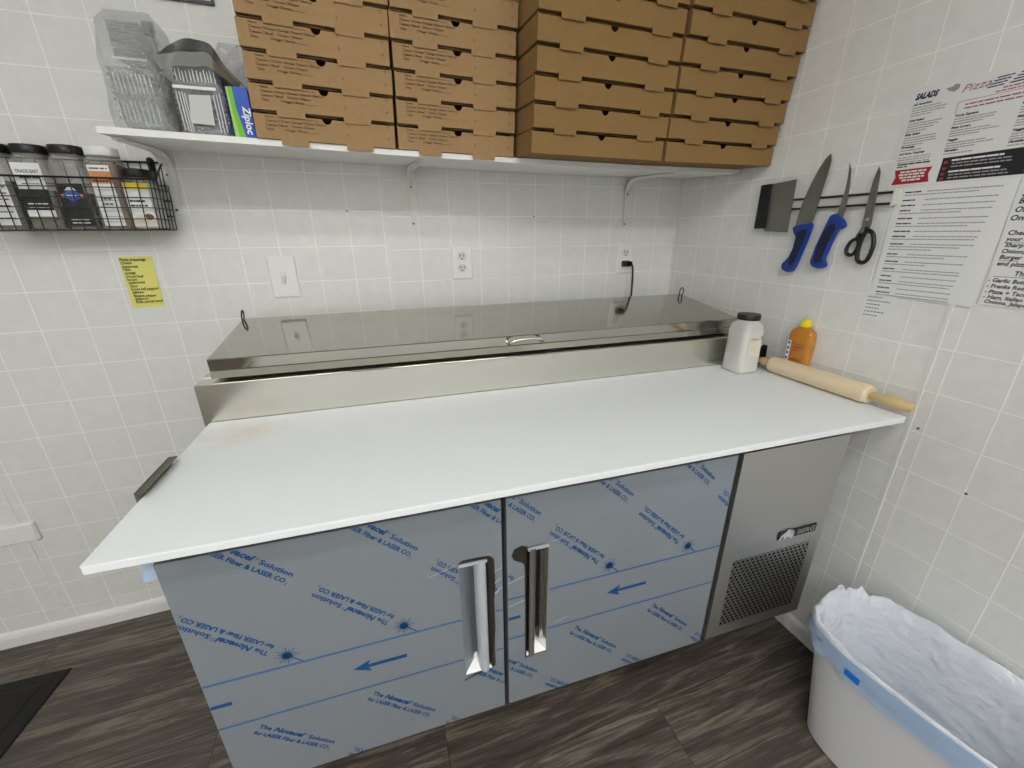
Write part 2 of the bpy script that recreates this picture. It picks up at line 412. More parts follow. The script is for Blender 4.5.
# seam strips between wall panels
for i, x in enumerate((S1, S0)):
    struct(link('trim_%d' % (i+1), bbox(x-.004, x+.004, -.0016, .001, .06, ZC, .001), M_TRIM))
struct(link('trim_3', bbox(-.0016, .001, S2-.004, S2+.004, .06, ZC, .001), M_TRIM))
struct(link('trim_4', bbox(-.004, .001, -.004, .001, .06, ZC, .001), M_TRIM))
def baseboard(name, M, L):
    bm = new(); pr = [(0, 0), (.013, 0), (.013, .038), (.010, .05), (.004, .056), (0, .057)]
    a = [bm.verts.new(M @ Vector((0, p[1], p[0]))) for p in pr]; b = [bm.verts.new(M @ Vector((L, p[1], p[0]))) for p in pr]
    bm.faces.new(a); bm.faces.new(b)
    for i in range(len(pr)): bm.faces.new((a[i], a[(i+1) % len(pr)], b[(i+1) % len(pr)], b[i]))
    return struct(link(name, bm, M_TRIM))
baseboard('baseboard_back', T((XL, 0, 0)) @ F_FRONT, -XL-.012)
baseboard('baseboard_right', F_RIGHT, -YF)

# ------------------------------------------------------------------ refrigerated prep table
X0, Y0, YAW = -1.7078, -.9105, -.04537
ZT = .8916; BT = .015
CA, SA = math.cos(YAW), math.sin(YAW)
def W(u, v, z): return Vector((X0+u*CA-v*SA, Y0+u*SA+v*CA, z))
BC = W(.8, .43, 0)
table = thing('prep_table', 'long stainless prep table with raised hinged lid, protective film still on its two doors', 'prep table', BC, (0, 0, YAW))
SH = (-.8, -.43, 0)
def part(name, bm, m, parent=table, sm=0):
    o = link(name, bm, m, parent)
    if parent is table: o.location = SH
    if sm: smooth_by_angle(o, sm)
    return o
ZB, ZD = .2296, .835
# carcass (open behind the grille and door recesses stays hidden: doors stand proud of it)
bm = new(); box(bm, .056, 1.562, .098, .82, ZB+.004, .86); bevel(bm, .003)
part('body', bm, mat('gap_shade_body', (38, 38, 38), .6))  # body painted near black for the shade in the door gaps
bm = new(); box(bm, .001, 1.69, .05, .842, .846, ZT-BT-.0005); bevel(bm, .002)
part('worktop', bm, M_STEEL)
def door(u0, u1, h0, h1, zh0, zh1):
    """door slab with a rectangular pocket for the pull"""
    bm = new(); v0, v1 = .0508, .096
    us, zs = [u0, h0, h1, u1], [ZB, zh0, zh1, ZD]
    g = [[bm.verts.new((u, v0, z)) for z in zs] for u in us]
    for i in range(3):
        for j in range(3):
            if (i, j) != (1, 1): bm.faces.new((g[i][j], g[i+1][j], g[i+1][j+1], g[i][j+1]))
    bk = [bm.verts.new(p) for p in ((u0, v1, ZB), (u1, v1, ZB), (u1, v1, ZD), (u0, v1, ZD))]
    bm.faces.new(bk)
    bm.faces.new([g[i][0] for i in range(4)]+[bk[1], bk[0]])
    bm.faces.new([g[i][3] for i in range(4)]+[bk[2], bk[3]])
    bm.faces.new([g[0][j] for j in range(4)]+[bk[3], bk[0]])
    bm.faces.new([g[3][j] for j in range(4)]+[bk[2], bk[1]])
    # pocket walls
    p = [g[1][1], g[2][1], g[2][2], g[1][2]]; q = [bm.verts.new((x.co.x, .088, x.co.z)) for x in p]
    bm.faces.new(q)
    for i in range(4): bm.faces.new((p[i], p[(i+1) % 4], q[(i+1) % 4], q[i]))
    return part('door', bm, M_FILM)
HL = (.537, .599, .376, .697); HR = (.683, .733, .380, .700)
dl = door(.0527, .6285, HL[0], HL[1], HL[2], HL[3])
dr = door(.6395, 1.2065, HR[0], HR[1], HR[2], HR[3])
# gaps between the doors show the body, its shade painted in
def pull(d, h, side):
    """recessed pull: sloping film-covered cheek, polished finger lip, end caps. side=+1: lip on the right"""
    u0, u1, z0, z1 = h
    X = (lambda t: u0+(u1-u0)*t) if side > 0 else (lambda t: u1-(u1-u0)*t)
    bm = new(); vf = .0508
    def strip(prof, za=z0, zb_=z1, mi=0):
        a = [bm.verts.new((X(t), v, za)) for t, v in prof]; b = [bm.verts.new((X(t), v, zb_)) for t, v in prof]
        for i in range(len(prof)-1): bm.faces.new((a[i], a[i+1], b[i+1], b[i])).material_index = mi
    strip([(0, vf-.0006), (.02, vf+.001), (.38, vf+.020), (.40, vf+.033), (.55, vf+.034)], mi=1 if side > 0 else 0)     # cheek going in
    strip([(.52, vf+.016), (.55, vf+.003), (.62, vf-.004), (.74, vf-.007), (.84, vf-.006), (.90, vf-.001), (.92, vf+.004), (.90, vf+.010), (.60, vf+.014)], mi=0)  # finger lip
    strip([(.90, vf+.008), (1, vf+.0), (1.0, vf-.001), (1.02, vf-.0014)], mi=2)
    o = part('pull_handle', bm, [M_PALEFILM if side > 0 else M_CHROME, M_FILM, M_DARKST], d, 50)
    bm = new()
    # slanted bottom cap, white to paint light on the pocket floor; thin top cap
    def cap(z, dz, s):
        pts = [(0, vf-.001), (1, vf-.001), (1, vf+.030), (.45, vf+.030)]
        a = [bm.verts.new((X(t), v, z+(dz if v > vf+.01 else 0))) for t, v in pts]
        b = [bm.verts.new((X(t), v, z+(dz if v > vf+.01 else 0)+s)) for t, v in pts]
        bm.faces.new(a); bm.faces.new(b)
        for i in range(4): bm.faces.new((a[i], a[(i+1) % 4], b[(i+1) % 4], b[i]))
    cap(z0, .022, .002)
    part('handle_cap', bm, M_WHITE, d)
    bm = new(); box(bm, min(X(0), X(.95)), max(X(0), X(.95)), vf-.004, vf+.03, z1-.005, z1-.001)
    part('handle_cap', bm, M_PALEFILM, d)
pull(dl, HL, 1); pull(dr, HR, -1)
# ragged dark cut edges of the film round the pulls
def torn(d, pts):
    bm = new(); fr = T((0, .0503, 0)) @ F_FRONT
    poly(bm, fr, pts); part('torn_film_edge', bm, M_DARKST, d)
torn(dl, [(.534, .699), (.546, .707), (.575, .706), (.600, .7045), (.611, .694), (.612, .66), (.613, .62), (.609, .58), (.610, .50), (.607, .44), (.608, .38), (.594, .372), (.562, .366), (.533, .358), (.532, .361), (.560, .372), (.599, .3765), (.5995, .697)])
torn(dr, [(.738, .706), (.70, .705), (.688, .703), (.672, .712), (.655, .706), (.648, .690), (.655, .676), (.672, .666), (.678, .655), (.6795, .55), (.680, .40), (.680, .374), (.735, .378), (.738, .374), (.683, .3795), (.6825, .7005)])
# pale stretch wrinkles in the film beside the pulls
fr = T((0, .0502, 0)) @ F_FRONT
for d, ws in ((dl, ([(.612, .66), (.629, .667), (.629, .6655), (.612, .657)], [(.611, .63), (.628, .640), (.628, .6385), (.611, .626)], [(.610, .60), (.622, .611), (.628, .6155), (.628, .6135), (.612, .595)], [(.475, .683), (.53, .699), (.53, .6975), (.476, .682)])),
              (dr, ([(.6405, .6165), (.679, .629), (.679, .627), (.6405, .6145)], [(.6405, .551), (.679, .559), (.679, .5565), (.6405, .549)], [(.74, .706), (.785, .712), (.785, .711), (.74, .7045)], [(.75, .463), (.79, .4735), (.79, .472), (.75, .4615)]))):
    for a in ws:
        bm = new(); poly(bm, fr, a); part('film_wrinkle', bm, M_PALEFILM, d)
# printing on the protective film: a repeating pattern of two text lines, sunburst, ruled lines and arrows
def film_print(d, u0, u1, hole, dx, dz):
    bm = new(); fr = T((0, .05035, 0)) @ F_FRONT
    bx = [T((0, 0, 0))]
    L = .169
    for i in range(-3, 9):
        for j in range(-2, 3):
            for kind, (su, sz), ang in (('up', (.117, .402), -43), ('flip', (.174, .593), 137)):
                x = su+dx+.2175*i; z = sz+dz+.469*j
                ex, ez = x+L*math.cos(R(ang)), z+L*math.sin(R(ang))
                if max(x, ex) < u0-.02 or min(x, ex) > u1+.02 or max(z, ez) < ZB-.02 or min(z, ez) > ZD+.02: continue
                Mx = fr @ T((x, z, 0)) @ Matrix.Rotation(R(ang), 4, 'Z')
                text(bm, 'The', Mx, .0145, .026, offset=.032)
                text(bm, 'Novacel', Mx @ T((.031, 0, 0)), .0165, .066, shear=.25, offset=.048)
                text(bm, '\u00ae', Mx @ T((.098, .006, 0)), .008, .006)
                text(bm, 'Solution', Mx @ T((.107, 0, 0)), .0145, .062, offset=.032)
                text(bm, 'for LASER Fiber & LASER CO', Mx @ T((0, -.0175, 0)), .0135, .165, offset=.038)
                text(bm, '2', Mx @ T((.166, -.0205, 0)), .008, .005)
        # sunburst
        for j in (-1, 0, 1):
            cx, cz = .200+dx+.2175*i, .573+dz+.469*j
            if not (u0-.03 < cx < u1+.03 and ZB-.03 < cz < ZD+.03) or hole[0]-.045 < cx < hole[1]+.03: continue
            n = 16
            for k in range(n):
                a = 2*math.pi*k/n; r1 = .022 if k % 2 == 0 else .017; w = .0011
                ca, sa = math.cos(a), math.sin(a)
                poly(bm, fr, [(cx-sa*w, cz+ca*w), (cx+sa*w, cz-ca*w), (cx+ca*r1+sa*w*.5, cz+sa*r1-ca*w*.5), (cx+ca*r1-sa*w*.5, cz+sa*r1+ca*w*.5)])
            poly(bm, fr, [(cx+.009*math.cos(2*math.pi*k/14), cz+.009*math.sin(2*math.pi*k/14)) for k in range(14)])
            poly(bm, fr, [(cx+.004, cz-.001), (cx+.026, cz-.024), (cx+.0245, cz-.0255), (cx+.002, cz-.003)])
    for z in (.547, .427):
        quad(bm, fr, u0, u1, z+dz-.0026, z+dz+.0026, 0, 1)
    for i in range(-3, 5):
        h = .308+.3262*i+(.2528 if dx else 0); z = .4885+dz; t = h+.108
        if t < u0 or h > u1: continue
        poly(bm, fr, [(h, z), (h+.036, z+.0165), (h+.030, z+.0045), (t, z+.0045), (t, z-.0045), (h+.030, z-.0045), (h+.036, z-.0165)])
    for co, no in (((u0+.001, 0, 0), (-1, 0, 0)), ((u1-.001, 0, 0), (1, 0, 0)), ((0, 0, ZB+.001), (0, 0, -1)), ((0, 0, ZD-.001), (0, 0, 1))):
        bmesh.ops.bisect_plane(bm, geom=bm.verts[:]+bm.edges[:]+bm.faces[:], plane_co=co, plane_no=no, clear_outer=True)
    for co, no in (((hole[0], 0, 0), (1, 0, 0)), ((hole[1], 0, 0), (1, 0, 0)), ((0, 0, hole[2]), (0, 0, 1)), ((0, 0, hole[3]), (0, 0, 1))):
        bmesh.ops.bisect_plane(bm, geom=bm.verts[:]+bm.edges[:]+bm.faces[:], plane_co=co, plane_no=no)
    kill = [f for f in bm.faces if hole[0] < f.calc_center_median().x < hole[1] and hole[2] < f.calc_center_median().z < hole[3]]
    bmesh.ops.delete(bm, geom=kill, context='FACES')
    me = bpy.data.meshes.new('printing'); bm.to_mesh(me); bm.free()
    for p in me.polygons: p.material_index += 1
    b2 = new(); b2.from_mesh(d.data); b2.from_mesh(me); b2.to_mesh(d.data); b2.free(); bpy.data.meshes.remove(me)
    d.data.materials.append(M_INK); d.data.materials.append(M_INK2)
film_print(dl, .0527, .6285, (.535, .612, .372, .705), 0, 0)
film_print(dr, .6395, 1.2065, (.679, .736, .376, .705), .0345, .0235)
# condenser cover with grille and badge
bm = new(); box(bm, 1.2236, 1.565, .0508, .096, ZB, ZD); bevel(bm, .002)
cover = part('condenser_cover', bm, M_PANEL)
cover['label'] = 'bare brushed steel panel'
bm = new(); box(bm, 1.265, 1.529, .0498, .0512, .268, .502)
part('grille', bm, M_PERF, cover)
bm = new(); box(bm, 1.401, 1.534, .0478, .0509, .5385, .5640); bevel(bm, .001)
badge = part('badge', bm, M_BLK, cover)
bm = new(); fr = T((0, .0474, 0)) @ F_FRONT
text(bm, 'BERG', fr @ T((1.466, .5437, 0)), .0215, .064, offset=.02, shear=.1)
bear = [(1.398, .532), (1.402, .531), (1.412, .540), (1.418, .548), (1.420, .543), (1.418, .5365), (1.426, .5365), (1.428, .541), (1.438, .542), (1.440, .5365), (1.449, .5365), (1.454, .5375), (1.455, .545), (1.456, .552), (1.452, .560), (1.444, .5655), (1.436, .568), (1.428, .567), (1.424, .562), (1.417, .557), (1.408, .550), (1.403, .541)]
poly(bm, fr, bear, z=.0004)
flat('lettering', bm, M_CHROME, cover)['label'] = 'pale badge lettering and animal emblem'
# raised pan rail behind the board
bm = new()
prof = [(.4958, ZT-BT), (.4958, .9862), (.4975, .9877), (.556, .9877), (.556, .990), (.835, .990), (.838, ZT-BT)]
a = [bm.verts.new((-.0127, v, z)) for v, z in prof]; b = [bm.verts.new((1.672, v, z)) for v, z in prof]
bm.faces.new(a); bm.faces.new(b)
for i in range(len(prof)): bm.faces.new((a[i], a[(i+1) % len(prof)], b[(i+1) % len(prof)], b[i]))
part('pan_rail', bm, M_STEEL)
bm = new(); box(bm, .04, 1.595, .552, .83, .989, .999)
part('lid_gasket', bm, M_BLACK)
# lid: sloping top, folded front face, slightly recessed skirt
bm = new()
prof = [(.5225, .9945), (.5245, 1.0125), (.5275, 1.0146), (.5258, 1.0405), (.5275, 1.0429), (.8465, 1.0848), (.8484, 1.083), (.8484, .9955)]
ul = lambda v: .0169+.0035*(v-.5258)/.32
ur = lambda v: 1.6177+.002*(v-.5258)/.32
a = [bm.verts.new((ul(v), v, z)) for v, z in prof]; b = [bm.verts.new((ur(v), v, z)) for v, z in prof]
bm.faces.new(a); bm.faces.new(b)
for i in range(len(prof)): bm.faces.new((a[i], a[(i+1) % len(prof)], b[(i+1) % len(prof)], b[i]))
bevel(bm, .0012, 2, 40)
lid = part('lid', bm, M_LID)
bm = new()
tube(bm, spline([(.783, .526, 1.0205), (.7835, .512, 1.0225), (.789, .504, 1.030), (.805, .502, 1.0345), (.838, .5015, 1.0375), (.868, .502, 1.0355), (.882, .504, 1.031), (.8865, .512, 1.0235), (.887, .526, 1.0205)], 5), .0042, 8)
part('lid_handle', bm, M_CHROME, lid, 60)
for u in (.0265, 1.605):
    bm = new()
    tube(bm, [(u+.002*math.sin(2*math.pi*k/20), .822+.011*math.cos(2*math.pi*k/20), 1.096+.017*math.sin(2*math.pi*k/20)) for k in range(20)], .0022, 6, True)
    part('pin_ring', bm, M_BLACK, lid, 60)
# board clip on the left edge
bm = new(); box(bm, -.0035, -.001, .162, .293, .84, .9065); box(bm, -.0035, .012, .162, .293, .9045, .9065); bevel(bm, .0008)
part('board_clip', bm, M_CLIP)
# casters
for u, v in ((.16, .30), (1.46, .30), (.16, .74), (1.46, .74)):
    bm = new(); box(bm, u-.045, u+.045, v-.04, v+.04, ZB-.006, ZB+.006); lathe(bm, [(.022, ZB-.03), (.022, ZB-.006)], T((u, v, 0)), 16)
    box(bm, u-.03, u-.024, v-.02, v+.03, .05, ZB-.03); box(bm, u+.024, u+.03, v-.02, v+.03, .05, ZB-.03); box(bm, u-.03, u+.03, v-.02, v+.03, ZB-.036, ZB-.028)
    c = part('caster', bm, M_DARKST)
    bm = new(); lathe(bm, [(.02, -.019), (.06, -.018), (.064, -.012), (.064, .012), (.06, .018), (.02, .019)], T((u, v+.01, .064)) @ Matrix.Rotation(R(90), 4, 'Y'), 28)
    part('wheel', bm, M_RUBBER, c, 40)
# loose corner of film hanging at the left door edge
bm = new()
g = []
for i in range(7):
    row = []
    for j in range(6):
        s, t = i/6, j/5
        u = .052-.040*s*(.45+.55*t); z = .855-.055*t-.012*s; v = .062+.010*math.sin(4*s+2*t)+.02*s
        row.append(bm.verts.new((u, v, z)))
    g.append(row)
for i in range(6):
    for j in range(5): bm.faces.new((g[i][j], g[i+1][j], g[i+1][j+1], g[i][j+1]))
part('loose_film', bm, M_LINERB, dl, 60)

# ------------------------------------------------------------------ cutting board
bm = new()
hx, hy = .8297, .2465
loft_rr(bm, [(ZT-BT, hx-.0015, hy-.0015, .005), (ZT-BT+.0015, hx, hy, .006), (ZT-.0015, hx, hy, .006), (ZT-.0004, hx-.0005, hy-.0005, .0055), (ZT, hx-.0018, hy-.0018, .005)], T((hx, hy, 0)), 6)
bm.verts.ensure_lookup_table()
bo = link('cutting_board', bm, M_BOARD)
bo.location = W(0, 0, 0); bo.rotation_euler = (0, 0, YAW)
smooth_by_angle(bo, 12)
tag(bo, 'long white plastic cutting board lying along the front of the prep table', 'cutting board')

# ------------------------------------------------------------------ things on the board
# flour shaker
FJ = W(1.555, .425, ZT+.0004)
fj = thing('flour_jar', 'clear plastic shaker jar of white flour with a black lid, on the board', 'jar', FJ, (0, 0, R(-2)))
bm = new(); loft_rr(bm, [(0, .036, .036, .014), (.004, .0405, .0405, .016), (.05, .0405, .0405, .016), (.075, .039, .0405, .016), (.105, .039, .0405, .016), (.135, .0405, .0405, .018), (.155, .039, .039, .022), (.167, .032, .032, .03), (.172, .030, .030, .03)], n=6)
smooth_by_angle(link('jar_body', bm, clear('floury_jar_plastic', (226, 226, 222), .42, .15, .15, 30, .6), fj), 40)
bm = new(); loft_rr(bm, [(.003, .0375, .0375, .015), (.05, .0385, .0385, .015), (.075, .037, .0385, .015), (.105, .037, .0385, .015), (.128, .0385, .0385, .016), (.134, .030, .030, .016)], n=6)
smooth_by_angle(link('flour', bm, M_FLOUR, fj), 40)
bm = new(); lathe(bm, [(.028, .170), (.0335, .171), (.034, .174), (.034, .186), (.0325, .188), (.028, .1885)], seg=32)
smooth_by_angle(link('jar_lid', bm, M_BLACK, fj), 40)
bm = new(); fr = T((0, -.0412, 0)) @ F_FRONT
quad(bm, fr, -.022, .026, .055, .108, 0, 0)
text(bm, 'A', fr @ T((-.012, .112, .0003)), .012, .006, 1); text(bm, '1', fr @ T((.022, .112, .0003)), .014, .004, 1); wordbars(bm, fr, -.006, .012, .113, .003, random, 1)
flat('jar_label', bm, [M_CREAM, M_PEN], fj)
bm = new(); fr = T((-.0412, 0, 0)) @ F_RIGHT
for k in range(7): wordbars(bm, fr, -.018, .016, .04+.012*k, .003, random)
flat('jar_print', bm, M_FAINT, fj)
# rolling pin
pa, pb = Vector((*W(1.640, .382, 0).xy, 0)), Vector((*W(1.652, .088, 0).xy, 0))
pd = (pb-pa).normalized()
RPL = (pb-pa).length
rp = thing('rolling_pin', 'pale wooden rolling pin lying along the right edge of the cutting board', 'rolling pin', Vector((pa.x, pa.y, ZT+.0003)), (0, 0, math.atan2(pd.y, pd.x)))
MX = T((0, 0, .0262)) @ Matrix.Rotation(R(90), 4, 'Y')
bm = new(); lathe(bm, [(.008, 0), (.0225, 0), (.0252, .003), (.0262, .009), (.0262, RPL-.009), (.0252, RPL-.003), (.0225, RPL), (.008, RPL)], MX, 32)
smooth_by_angle(link('barrel', bm, M_WOOD, rp), 40)
hp = [(.006, -.001), (.010, .004), (.0115, .012), (.0105, .019), (.012, .026), (.0155, .040), (.0165, .058), (.0145, .078), (.011, .095), (.009, .101), (.005, .103)]
bm = new(); lathe(bm, [(r, RPL+z*.93) for r, z in hp], MX, 24)
smooth_by_angle(link('handle', bm, M_WOOD2, rp), 50)
bm = new(); lathe(bm, [(r*.9, -z*.45) for r, z in hp], MX, 24)
smooth_by_angle(link('handle', bm, M_WOOD2, rp), 50)
# black plastic scoop behind the jar
sc = thing('plastic_scoop', 'small black plastic scoop lying behind the flour jar at the rolling pin end', 'scoop', W(1.652, .460, ZT+.0016), (0, 0, R(-75)))
sc.scale = (.95, .8, 1.7)
bm = new()
n = 16; rows = []
for i, (x, hw, d) in enumerate(((-.028, .010, .010), (-.022, .018, .020), (-.006, .022, .025), (.012, .023, .026), (.026, .024, .024))):
    row = []
    for k in range(9):
        a = math.pi*k/8; row.append(bm.verts.new((x+(.006*math.sin(a*1)), -hw*math.cos(a), .027-d*math.sin(a)+(.022 if k in (0, 8) and i > 2 else 0)*.6)))
    rows.append(row)
for a, b in zip(rows, rows[1:]):
    for k in range(8): bm.faces.new((a[k], a[k+1], b[k+1], b[k]))
bm.normal_update(); bmesh.ops.solidify(bm, geom=bm.faces[:], thickness=.002)
smooth_by_angle(link('bowl', bm, M_BLACK, sc), 50)
bm = new(); tube(bm, spline([(-.022, 0, .014), (-.024, 0, .026), (-.022, 0, .036)], 4), [.006]*8+[.004], 8)
smooth_by_angle(link('handle', bm, M_BLACK, sc), 50)
# slim amber bottle standing between board and wall
bt = thing('squeeze_bottle', 'amber bottle with yellow cap standing between the rolling pin and the wall', 'bottle', (-.0205, -.662, ZT-BT), (0, 0, R(90)))
bm = new(); loft_rr(bm, [(0, .033, .0135, .011), (.004, .0365, .0165, .013), (.147, .0365, .0165, .013), (.158, .0345, .0155, .013), (.166, .027, .014, .013), (.171, .017, .012, .0118), (.177, .012, .0115, .0113)], n=6)
smooth_by_angle(link('bottle_body', bm, M_ORANGE, bt), 40)
bm = new(); lathe(bm, [(.012, .174), (.0145, .175), (.0155, .182), (.0135, .190), (.009, .196), (.003, .198)], seg=24)
smooth_by_angle(link('cap', bm, M_YCAP, bt), 40)
bm = new(); fr = T((0, .0168, 0)) @ Matrix.Rotation(R(180), 4, 'Z') @ F_FRONT
quad(bm, fr, -.031, -.020, .062, .128, 0, 1)
for k in range(4): quad(bm, fr, -.0295, -.0225, .068+.016*k, .076+.016*k, .0003, 3)
for k in range(3): wordbars(bm, fr, -.014+.003*k, .018-.003*k, .118-.009*k, .0055, random, 0 if k != 1 else 2, 1, .25, 1, 2)
for k in range(6): wordbars(bm, fr, -.012, .020, .07-.009*k, .004, random, 2, .8)
quad(bm, fr, .026, .034, .03, .125, 0, 4)
flat('bottle_print', bm, [M_RED, M_PAPER, M_DKINK, M_BLULAB, M_ORLAB], bt)

# ------------------------------------------------------------------ wall shelf
ZS = [(-1.776, 1.547), (-1.47, 1.540), (-1.16, 1.532), (-.84, 1.527), (-.42, 1.524), (-.012, 1.526)]
TILT = .056
def zs(x):
    for (a, za), (b, zb_) in zip(ZS, ZS[1:]):
        if x <= b or b == ZS[-1][0]:
            t = (x-a)/(b-a); return za+(zb_-za)*t
def ztop(x, y): return zs(x)+(y+.305)*TILT
shelf = thing('wall_shelf', 'long white board shelf sagging on white brackets along the back wall', 'shelf', (-.9, 0, 1.50))
def sp(o): o.location = (.9, 0, -1.50); return o
bm = new(); xs = [-1.776+(1.764)*k/40 for k in range(41)]; TH = .0135
rings = [[bm.verts.new(p) for p in ((x, -.305, zs(x)-TH), (x, -.305, zs(x)), (x, -.004, ztop(x, -.004)), (x, -.004, ztop(x, -.004)-TH))] for x in xs]
for a, b in zip(rings, rings[1:]):
    for k in range(4): bm.faces.new((a[k], a[(k+1) % 4], b[(k+1) % 4], b[k]))
bm.faces.new(rings[0]); bm.faces.new(rings[-1]); bevel(bm, .0012, 2, 60)
sp(link('board', bm, M_SHELF, shelf))
def bracket(x, zlow):
    zt = lambda y: ztop(x, y)-TH-.0005
    path = [(-.265, zt(-.265)-.002), (-.20, zt(-.2)-.003), (-.12, zt(-.12)-.004), (-.055, zt(-.055)-.008), (-.022, zt(-.02)-.022), (-.009, zt(0)-.05), (-.006, zt(0)-.09), (-.005, (zt(0)+zlow)/2), (-.004, zlow+.01), (-.004, zlow)]
    hw = [.008, .010, .012, .014, .015, .0145, .013, .011, .009, .007]
    pts = spline([(0, p[0], p[1]) for p in path], 3); n = len(pts)
    bm = new(); L_ = []
    for i, p in enumerate(pts):
        h = hw[min(int(i/3), 9)]+(hw[min(int(i/3)+1, 9)]-hw[min(int(i/3), 9)])*((i % 3)/3)
        d = (pts[min(i+1, n-1)]-pts[max(i-1, 0)]).normalized(); nn = Vector((0, -d.z, d.y))
        if nn.y > 0 and i > n/2: nn = -nn
        L_.append([bm.verts.new(p+Vector((s*h, 0, 0))+nn*(o)) for s, o in ((-1, -.0015), (-.35, -.0015), (-.28, -.006), (.28, -.006), (.35, -.0015), (1, -.0015), (1, .0015), (-1, .0015))])
    for a, b in zip(L_, L_[1:]):
        for k in range(8): bm.faces.new((a[k], a[(k+1) % 8], b[(k+1) % 8], b[k]))
    bm.faces.new(L_[0]); bm.faces.new(L_[-1])
    # side gusset plate in the corner
    g = [(-.006, zt(0)-.075), (-.03, zt(-.03)-.038), (-.08, zt(-.08)-.004), (-.006, zt(0)-.004)]
    prism(bm, [(-y, z) for y, z in g], T((x*0-.0, 0, 0)) @ Matrix(((0, 0, 1, 0), (-1, 0, 0, 0), (0, 1, 0, 0), (0, 0, 0, 1))), -.0012, .0012)
    for v in bm.verts: v.co.x += x
    br = sp(link('bracket', bm, M_WMETAL, shelf)); smooth_by_angle(br, 40)
    for y, z, rr in ((-.008, zlow+.012, .0035), (-.0105, zt(0)-.062, .003)):
        bm = new(); lathe(bm, [(rr, -.002), (rr, .0015), (rr*.5, .0025)], T((x-.004, y, z)) @ F_FRONT, 10)
        o = link('screw', bm, M_DARKST, br)
bracket(-1.762, 1.385); bracket(-1.094, 1.348); bracket(-.256, 1.345)

# ------------------------------------------------------------------ pizza boxes
def box_meshes(w, d, h, prefix, kraft, tabs, pr=None):
    hw = w/2; t = .003; out = {}
    bm = new()
    pts = [(-hw, 0), (hw, 0), (hw, h-.008)]
    for k in range(9):
        a = math.pi*k/8; pts.append((.0105*math.cos(a), h-.008-.0105*math.sin(a)))
    pts += [(-hw, h-.008)]
    prism(bm, pts, F_FRONT, -t, 0)
    for a, b in tabs: prism(bm, [(a-.001, .005), (a, -.0105), (a+.002, -.0118), (b-.002, -.0118), (b, -.0105), (b+.001, .005)], F_FRONT, .0, .0022)
    # tabs lie in front of the box below
    box(bm, -hw, -hw+t, t, d, 0, h-.006); box(bm, hw-t, hw, t, d, 0, h-.006); box(bm, -hw+t, hw-t, d-t, d, 0, h-.006)
    box(bm, -hw+t, hw-t, t, d-t, 0, .002)
    out['tray'] = (bm, kraft)
    bm = new(); box(bm, -hw+.001, hw-.001, .012, d, h-.0026, h-.0006); box(bm, -hw+t+.001, -hw+t+.003, .012, d-t-.001, .02, h-.0028); box(bm, hw-t-.003, hw-t-.001, .012, d-t-.001, .02, h-.0028)
    out['lid'] = (bm, kraft)
    ms = {}
    for k, (bm, m) in out.items():
        bmesh.ops.recalc_face_normals(bm, faces=bm.faces)
        if k == 'tray' and pr: bm.from_mesh(pr)
        me = bpy.data.meshes.new(prefix+'_'+k); bm.to_mesh(me); bm.free(); me.materials.append(m); me.materials.append(M_PRINT); ms[k] = me
    return ms
def print_mesh(hw):
    bm = new(); fr = T((0, -.0007, 0)) @ F_FRONT
    quad(bm, fr, -hw+.055, -hw+.138, .0435, .0441)
    text(bm, 'Name', fr @ T((-hw+.024, .0425, 0)), .0052, .016, offset=.02)
    for r_, words in enumerate((('Supreme', 'Cheese', 'Sausage', 'Pepperoni', 'Mushroom'), ('Jalapenos', 'Beef', 'Onions', 'Peppers'), ('Ham', 'Veggie', 'Extra'))):
        z = .0345-.0085*r_
        for c, wd in enumerate(words):
            x = -hw+.024+.0265*c+(.012 if r_ == 2 and c else 0)
            for a in ((x, x+.004, z, z+.0006), (x, x+.004, z+.0036, z+.0042), (x, x+.0006, z, z+.0042), (x+.0034, x+.004, z, z+.0042)): quad(bm, fr, *a)
            text(bm, wd, fr @ T((x+.005, z, 0)), .0056, min(.0185, .0034*len(wd)), offset=.02)
    quad(bm, fr, -hw+.105, -hw+.140, .0172, .0178)
    for cx, cz, sx, sz in ((hw-.112, .046, 1, -1), (hw-.112, .018, 1, 1), (hw-.014, .046, -1, -1), (hw-.014, .018, -1, 1)):
        quad(bm, fr, *(sorted((cx, cx+sx*.005))), *(sorted((cz, cz+sz*.001)))); quad(bm, fr, *(sorted((cx, cx+sx*.001))), *(sorted((cz, cz+sz*.006))))
    me = bpy.data.meshes.new('order_print'); bm.to_mesh(me); bm.free()
    for p in me.polygons: p.material_index = 1
    return me
BH = .0570
pm = print_mesh(.156)
small = box_meshes(.312, .285, BH, 'small_box', M_KRAFT, ((-.105, -.046), (.039, .101)), pm)
large = box_meshes(.406, .393, BH, 'large_box', M_KRAFT2, ((-.145, -.083), (.105, .165)))
ordn = ['bottom', 'second', 'third', 'fourth', 'fifth', 'sixth', 'seventh', 'eighth']
notab = box_meshes(.406, .393, BH, 'large_box_bottom', M_KRAFT2, ())
